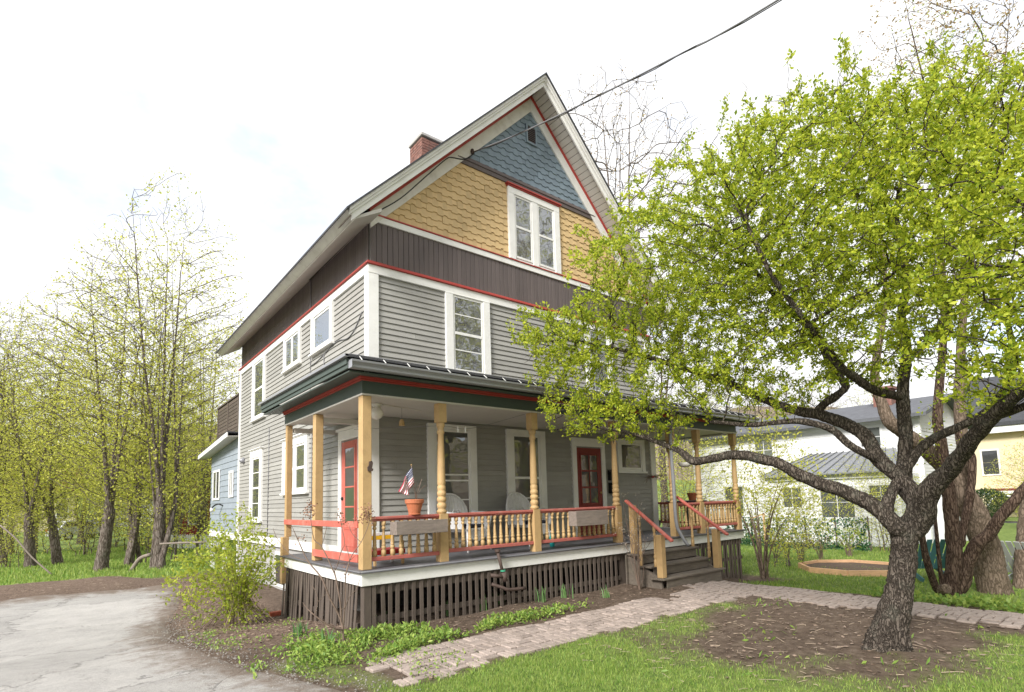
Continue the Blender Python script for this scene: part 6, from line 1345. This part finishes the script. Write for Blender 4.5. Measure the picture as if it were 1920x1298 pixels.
tp_ = np.array(tips); tp_ = np.repeat(tp_[tp_[:, 2] > -.1], 7, 0); V, F = leaf_cloud(tp_+rg.normal(size=tp_.shape)*.035, .02, rg, 0, None, .9); arr_obj('buds', V, F, leafmat('pale_bud', (.45, .36, .30), (.65, .58, .52), .2), t, kind='stuff')

# ---- bed plants, daffodils, grass, litter
rg = np.random.default_rng(80); n = 30000
x = rg.uniform(-2.5, 2.4, n); y = rg.uniform(-3.35, -1.9, n)
cl = fnoise(x, y, .45, 40); bnd = np.interp(x, [-2.3, -1.6, -1.0, -.2, .6, 1.2, 1.8, 2.4], [-2.95, -3.22, -3.18, -2.98, -2.90, -2.92, -2.95, -2.96]); top = np.interp(x, [-2.3, -1.5, -1.0, -.3, .6, 1.6, 2.4], [-1.9, -1.7, -1.95, -2.25, -2.45, -2.6, -2.7])
den = .75*np.clip((cl-.40)*4.5, 0, 1)*np.interp(x, [-2.3, -1.9, -1.3, .6, 1.4, 2.4], [.15, .6, 1, .95, .5, .18]); k = (y > bnd+.1*(cl-.5)) & (y < top+.25*(cl-.5)) & (rg.random(n) < den)
x, y, cl = x[k], y[k], cl[k]; z = gz(x, y)+rg.random(len(x))**.8*(.03+.13*np.clip(cl-.35, 0, .5)*2)
V, F = leaf_cloud(np.stack([x, y, z], -1), rg.uniform(.035, .075, len(x)), rg, .35, None, .42, .12)
o = arr_obj('bed_ground_cover', V, F, leaf_bed); tag(o, 'low green leafy ground cover along the porch bed', 'ground cover', kind='stuff')
n = 16000; x = rg.uniform(-2.9, -.4, n); y = rg.uniform(-4.2, 3.5, n); cl = fnoise(x, y, .5, 47); k = (x > drive_edge(y)+.02) & (cl > .53+.10*(y > -1.2)) & (rg.random(n) < .55) & ~((x > -.95) & (y > -1.85)); x, y, cl = x[k], y[k], cl[k]
V, F = leaf_cloud(np.stack([x, y, gz(x, y)+rg.random(len(x))*.06], -1), rg.uniform(.02, .05, len(x)), rg, .4, None, .5, .1)
o = arr_obj('verge_weeds', V, F, leaf_bed); tag(o, 'patches of small green weeds between the driveway and the porch', 'weeds', kind='stuff')
n = 9000; x = rg.uniform(5.8, 9.5, n); y = rg.uniform(-8.5, -5.0, n); cl = fnoise(x, y, .4, 44); d = x-(6.55+.25*(cl-.5)); k = (d > 0) & (d < .55+.3*cl) & (y < -5.2); x, y = x[k], y[k]
V, F = leaf_cloud(np.stack([x, y, gz(x, y)+rg.random(len(x))*.14], -1), rg.uniform(.05, .10, len(x)), rg, .4, None, .7, .1)
o = arr_obj('border_ground_cover', V, F, leaf_bed); tag(o, 'bright leafy ground cover along the far edge of the brick path', 'ground cover', kind='stuff')
def blades(C_, h, wd, lean, rg):
    n = len(C_); a = rg.uniform(0, 6.28, n); s = np.stack([np.cos(a), np.sin(a), 0*a], -1)*np.asarray(wd).reshape(-1, 1)*.5; b = rg.uniform(0, 6.28, n); l = np.stack([np.cos(b), np.sin(b), 0*b], -1)*np.asarray(lean).reshape(-1, 1)
    h = np.asarray(h).reshape(-1, 1)*np.ones((n, 1)); up = np.array([[0, 0, 1.]])
    m1 = C_+l*.3+up*h*.6; V = np.stack([C_-s, C_+s, m1+s*.75, m1-s*.75, C_+l+up*h*.95], 1).reshape(-1, 3); k = np.arange(n)*5
    return V, np.stack([k, k+1, k+2, k, k+2, k+3, k+3, k+2, k+4], -1).reshape(-1, 3)
for k, (px, py, h, n, lab) in enumerate(((720, 1172, .17, 9, 'first daffodil leaf clump from the porch corner'), (843, 1160, .20, 10, 'second daffodil leaf clump from the porch corner'), (908, 1150, .20, 12, 'third daffodil leaf clump, thick and broad leaved'), (940, 1140, .16, 22, 'dense dark green clump right of the third daffodils'), (1018, 1135, .22, 12, 'fourth daffodil leaf clump, below the pipe end'), (1062, 1128, .20, 10, 'fifth daffodil leaf clump from the porch corner'), (1136, 1125, .17, 10, 'daffodil leaf clump nearest the steps'), (560, 1200, .16, 26, 'bushy daylily clump left of the bare hydrangea'), (616, 1225, .20, 12, 'pale iris leaf clump in front of the bare hydrangea'))):
    p = gp_(px, py, -.85); c = np.stack([p.x+rg.normal(size=n)*.05, p.y+rg.normal(size=n)*.04, np.full(n, gzf(p.x, p.y)-.01)], -1)
    V, F = blades(c, rg.uniform(.7, 1.15, n)*h*1.25, .02, rg.uniform(.02, .10, n), rg); t = arr_obj('daffodil_clump', V, F, leaf_daff); tag(t, lab+' in the porch bed', 'plant', 'leaf clumps in the porch bed')
n = 190000; x = rg.uniform(-2.3, 4.7, n); y = rg.uniform(-8.6, -3.85, n); k = rg.random(n) < lawn_mask(x, y)**1.3*np.clip(1.25-.1*np.hypot(x-CAM.x, y-CAM.y), .3, 1); x, y = x[k], y[k]; cl = fnoise(x, y, .5, 50)
V, F = blades(np.stack([x, y, gz(x, y)-.003], -1), (.018+.034*cl)*rg.uniform(.6, 1.3, len(x)), .0055, rg.uniform(.005, .03, len(x)), rg)
x2 = rg.uniform(6.7, 22, 70000); y2 = rg.uniform(-9, 9, 70000); k = rg.random(70000) < lawn_mask(x2, y2); x2, y2 = x2[k], y2[k]
V2, F2 = blades(np.stack([x2, y2, gz(x2, y2)-.003], -1), rg.uniform(.03, .09, len(x2)), .016, rg.uniform(.01, .05, len(x2)), rg)
o = arr_obj('lawn_grass', np.vstack([V, V2]), np.vstack([F, F2+len(V)]), leaf_grass); tag(o, 'short green spring grass on the lawns', 'grass', kind='stuff')
x2 = rg.uniform(-16, 8, 60000); y2 = rg.uniform(9.5, 34, 60000); k = rg.random(60000) < np.maximum(lawn_mask(x2, y2), .0); x2, y2 = x2[k], y2[k]
V2, F2 = blades(np.stack([x2, y2, gz(x2, y2)-.003], -1), rg.uniform(.05, .16, len(x2)), .028, rg.uniform(.01, .06, len(x2)), rg)
o = arr_obj('back_grass', V2, F2, leaf_grass); tag(o, 'longer grass behind the mulch bank under the maples', 'grass', kind='stuff')
n = 30000; x = rg.uniform(-3, 5, n); y = rg.uniform(-7.8, 9, n); lm_ = litter_mask(x, y); soil = (1-lawn_mask(x, y))*.34*(x > -1.6)*((y < -4.0) | ((y > -3.0) & (y < -1.9))); k = (rg.random(n) < np.maximum(lm_, soil)) & ~((x > -.85) & (y > -1.8)); x, y = x[k], y[k]
V, F = leaf_cloud(np.stack([x, y, gz(x, y)+.008+rg.random(len(x))*.012], -1), rg.uniform(.03, .08, len(x)), rg, 0, None, .6, .1)
c = V.reshape(-1, 4, 3); c[:, :, 2] = c[:, :1, 2]+(c[:, :, 2]-c[:, :1, 2])*.28; zg = gz(c[:, :, 0], c[:, :, 1]); c[:, :, 2] = np.maximum(c[:, :, 2], zg+.004)
o = arr_obj('fallen_leaves', c.reshape(-1, 3), F, litter); tag(o, 'brown fallen leaves on the beds and bare soil', 'leaf litter', kind='stuff')
sw = MB()
for k in range(420):
    if k < 300: x, y = rg.uniform(.2, 5.6), rg.uniform(-7.6, -4.1)
    else: x, y = rg.uniform(-5, -1.2), rg.uniform(8.8, 10.8)
    a = rg.uniform(0, 6.28); l = rg.uniform(.02, .13)*(1 if rg.random() < .85 else 1.8); z = gzf(x, y)+.01
    sw.tube([(x-math.cos(a)*l/2, y-math.sin(a)*l/2, z), (x, y, z+.003), (x+math.cos(a)*l/2, y+math.sin(a)*l/2, z+.002)], rg.uniform(.0015, .0035), 4)
o = sw.build('wood_chips', pbr('pale_twig', (.40, .32, .24), .8, .3, 10), None); tag(o, 'scattered pale twigs and wood chips on the soil', 'twigs', kind='stuff')
n = 1600; x = rg.uniform(.5, 5.0, n); y = rg.uniform(-7.6, -4.3, n); cl = fnoise(x, y, .55, 61); k = cl > .66; x, y = x[k], y[k]
V, F = leaf_cloud(np.stack([x, y, gz(x, y)+.01], -1), rg.uniform(.04, .10, len(x)), rg, .3, None, .3, .05); o = arr_obj('soil_weeds', V, F, leaf_bed); tag(o, 'scattered green weeds on the bare soil under the apple tree', 'weeds', kind='stuff')
# fallen branches on the left
for pts, r_, lab in (([(0, 985), (30, 1010), (60, 1045), (100, 1080)], .028, 'pale fallen branch arching down at the left picture edge'), ([(245, 1072), (262, 1048), (282, 1040)], .07, 'short sawn log propped against the twin stemmed maple'), ([(300, 1020), (345, 1018), (385, 1017)], .035, 'thin fallen branch lying level below the picket fence')):
    c = [at(a, b_, 19.5) for a, b_ in pts]; t = thing('fallen_branch', lab, 'branch', c[0]); MB().tube(smooth_path(c, 4), r_, 7).build('limb', weath, t, True)

n = 2400; y = rg.uniform(-6, 3, n); e_ = drive_edge(y); x = e_+rg.normal(size=n)*.22+.05; k = (x > e_-.5) & (x < e_+.6); x, y = x[k], y[k]
sz = rg.uniform(.004, .013, len(x)); d8 = np.array([(1, 0, 0), (0, 1, 0), (-1, 0, 0), (0, -1, 0), (0, 0, 1.0)]); C5 = np.stack([x, y, gz(x, y)+np.where(x < drive_edge(y), .027, .004)], -1)
V = (C5[:, None, :]+d8[None]*sz[:, None, None]*rg.uniform(.6, 1.3, (len(x), 5, 1))).reshape(-1, 3); k = (np.arange(len(x))*5)[:, None]
F = (k[:, None]+np.array([(0, 1, 4), (1, 2, 4), (2, 3, 4), (3, 0, 4)])[None]).reshape(-1, 3)
o = arr_obj('edge_gravel', V, F, leafmat('gravel_stone', (.13, .115, .10), (.30, .28, .255), 0.)); tag(o, 'loose gravel crumbs along the driveway edge', 'gravel', kind='stuff')
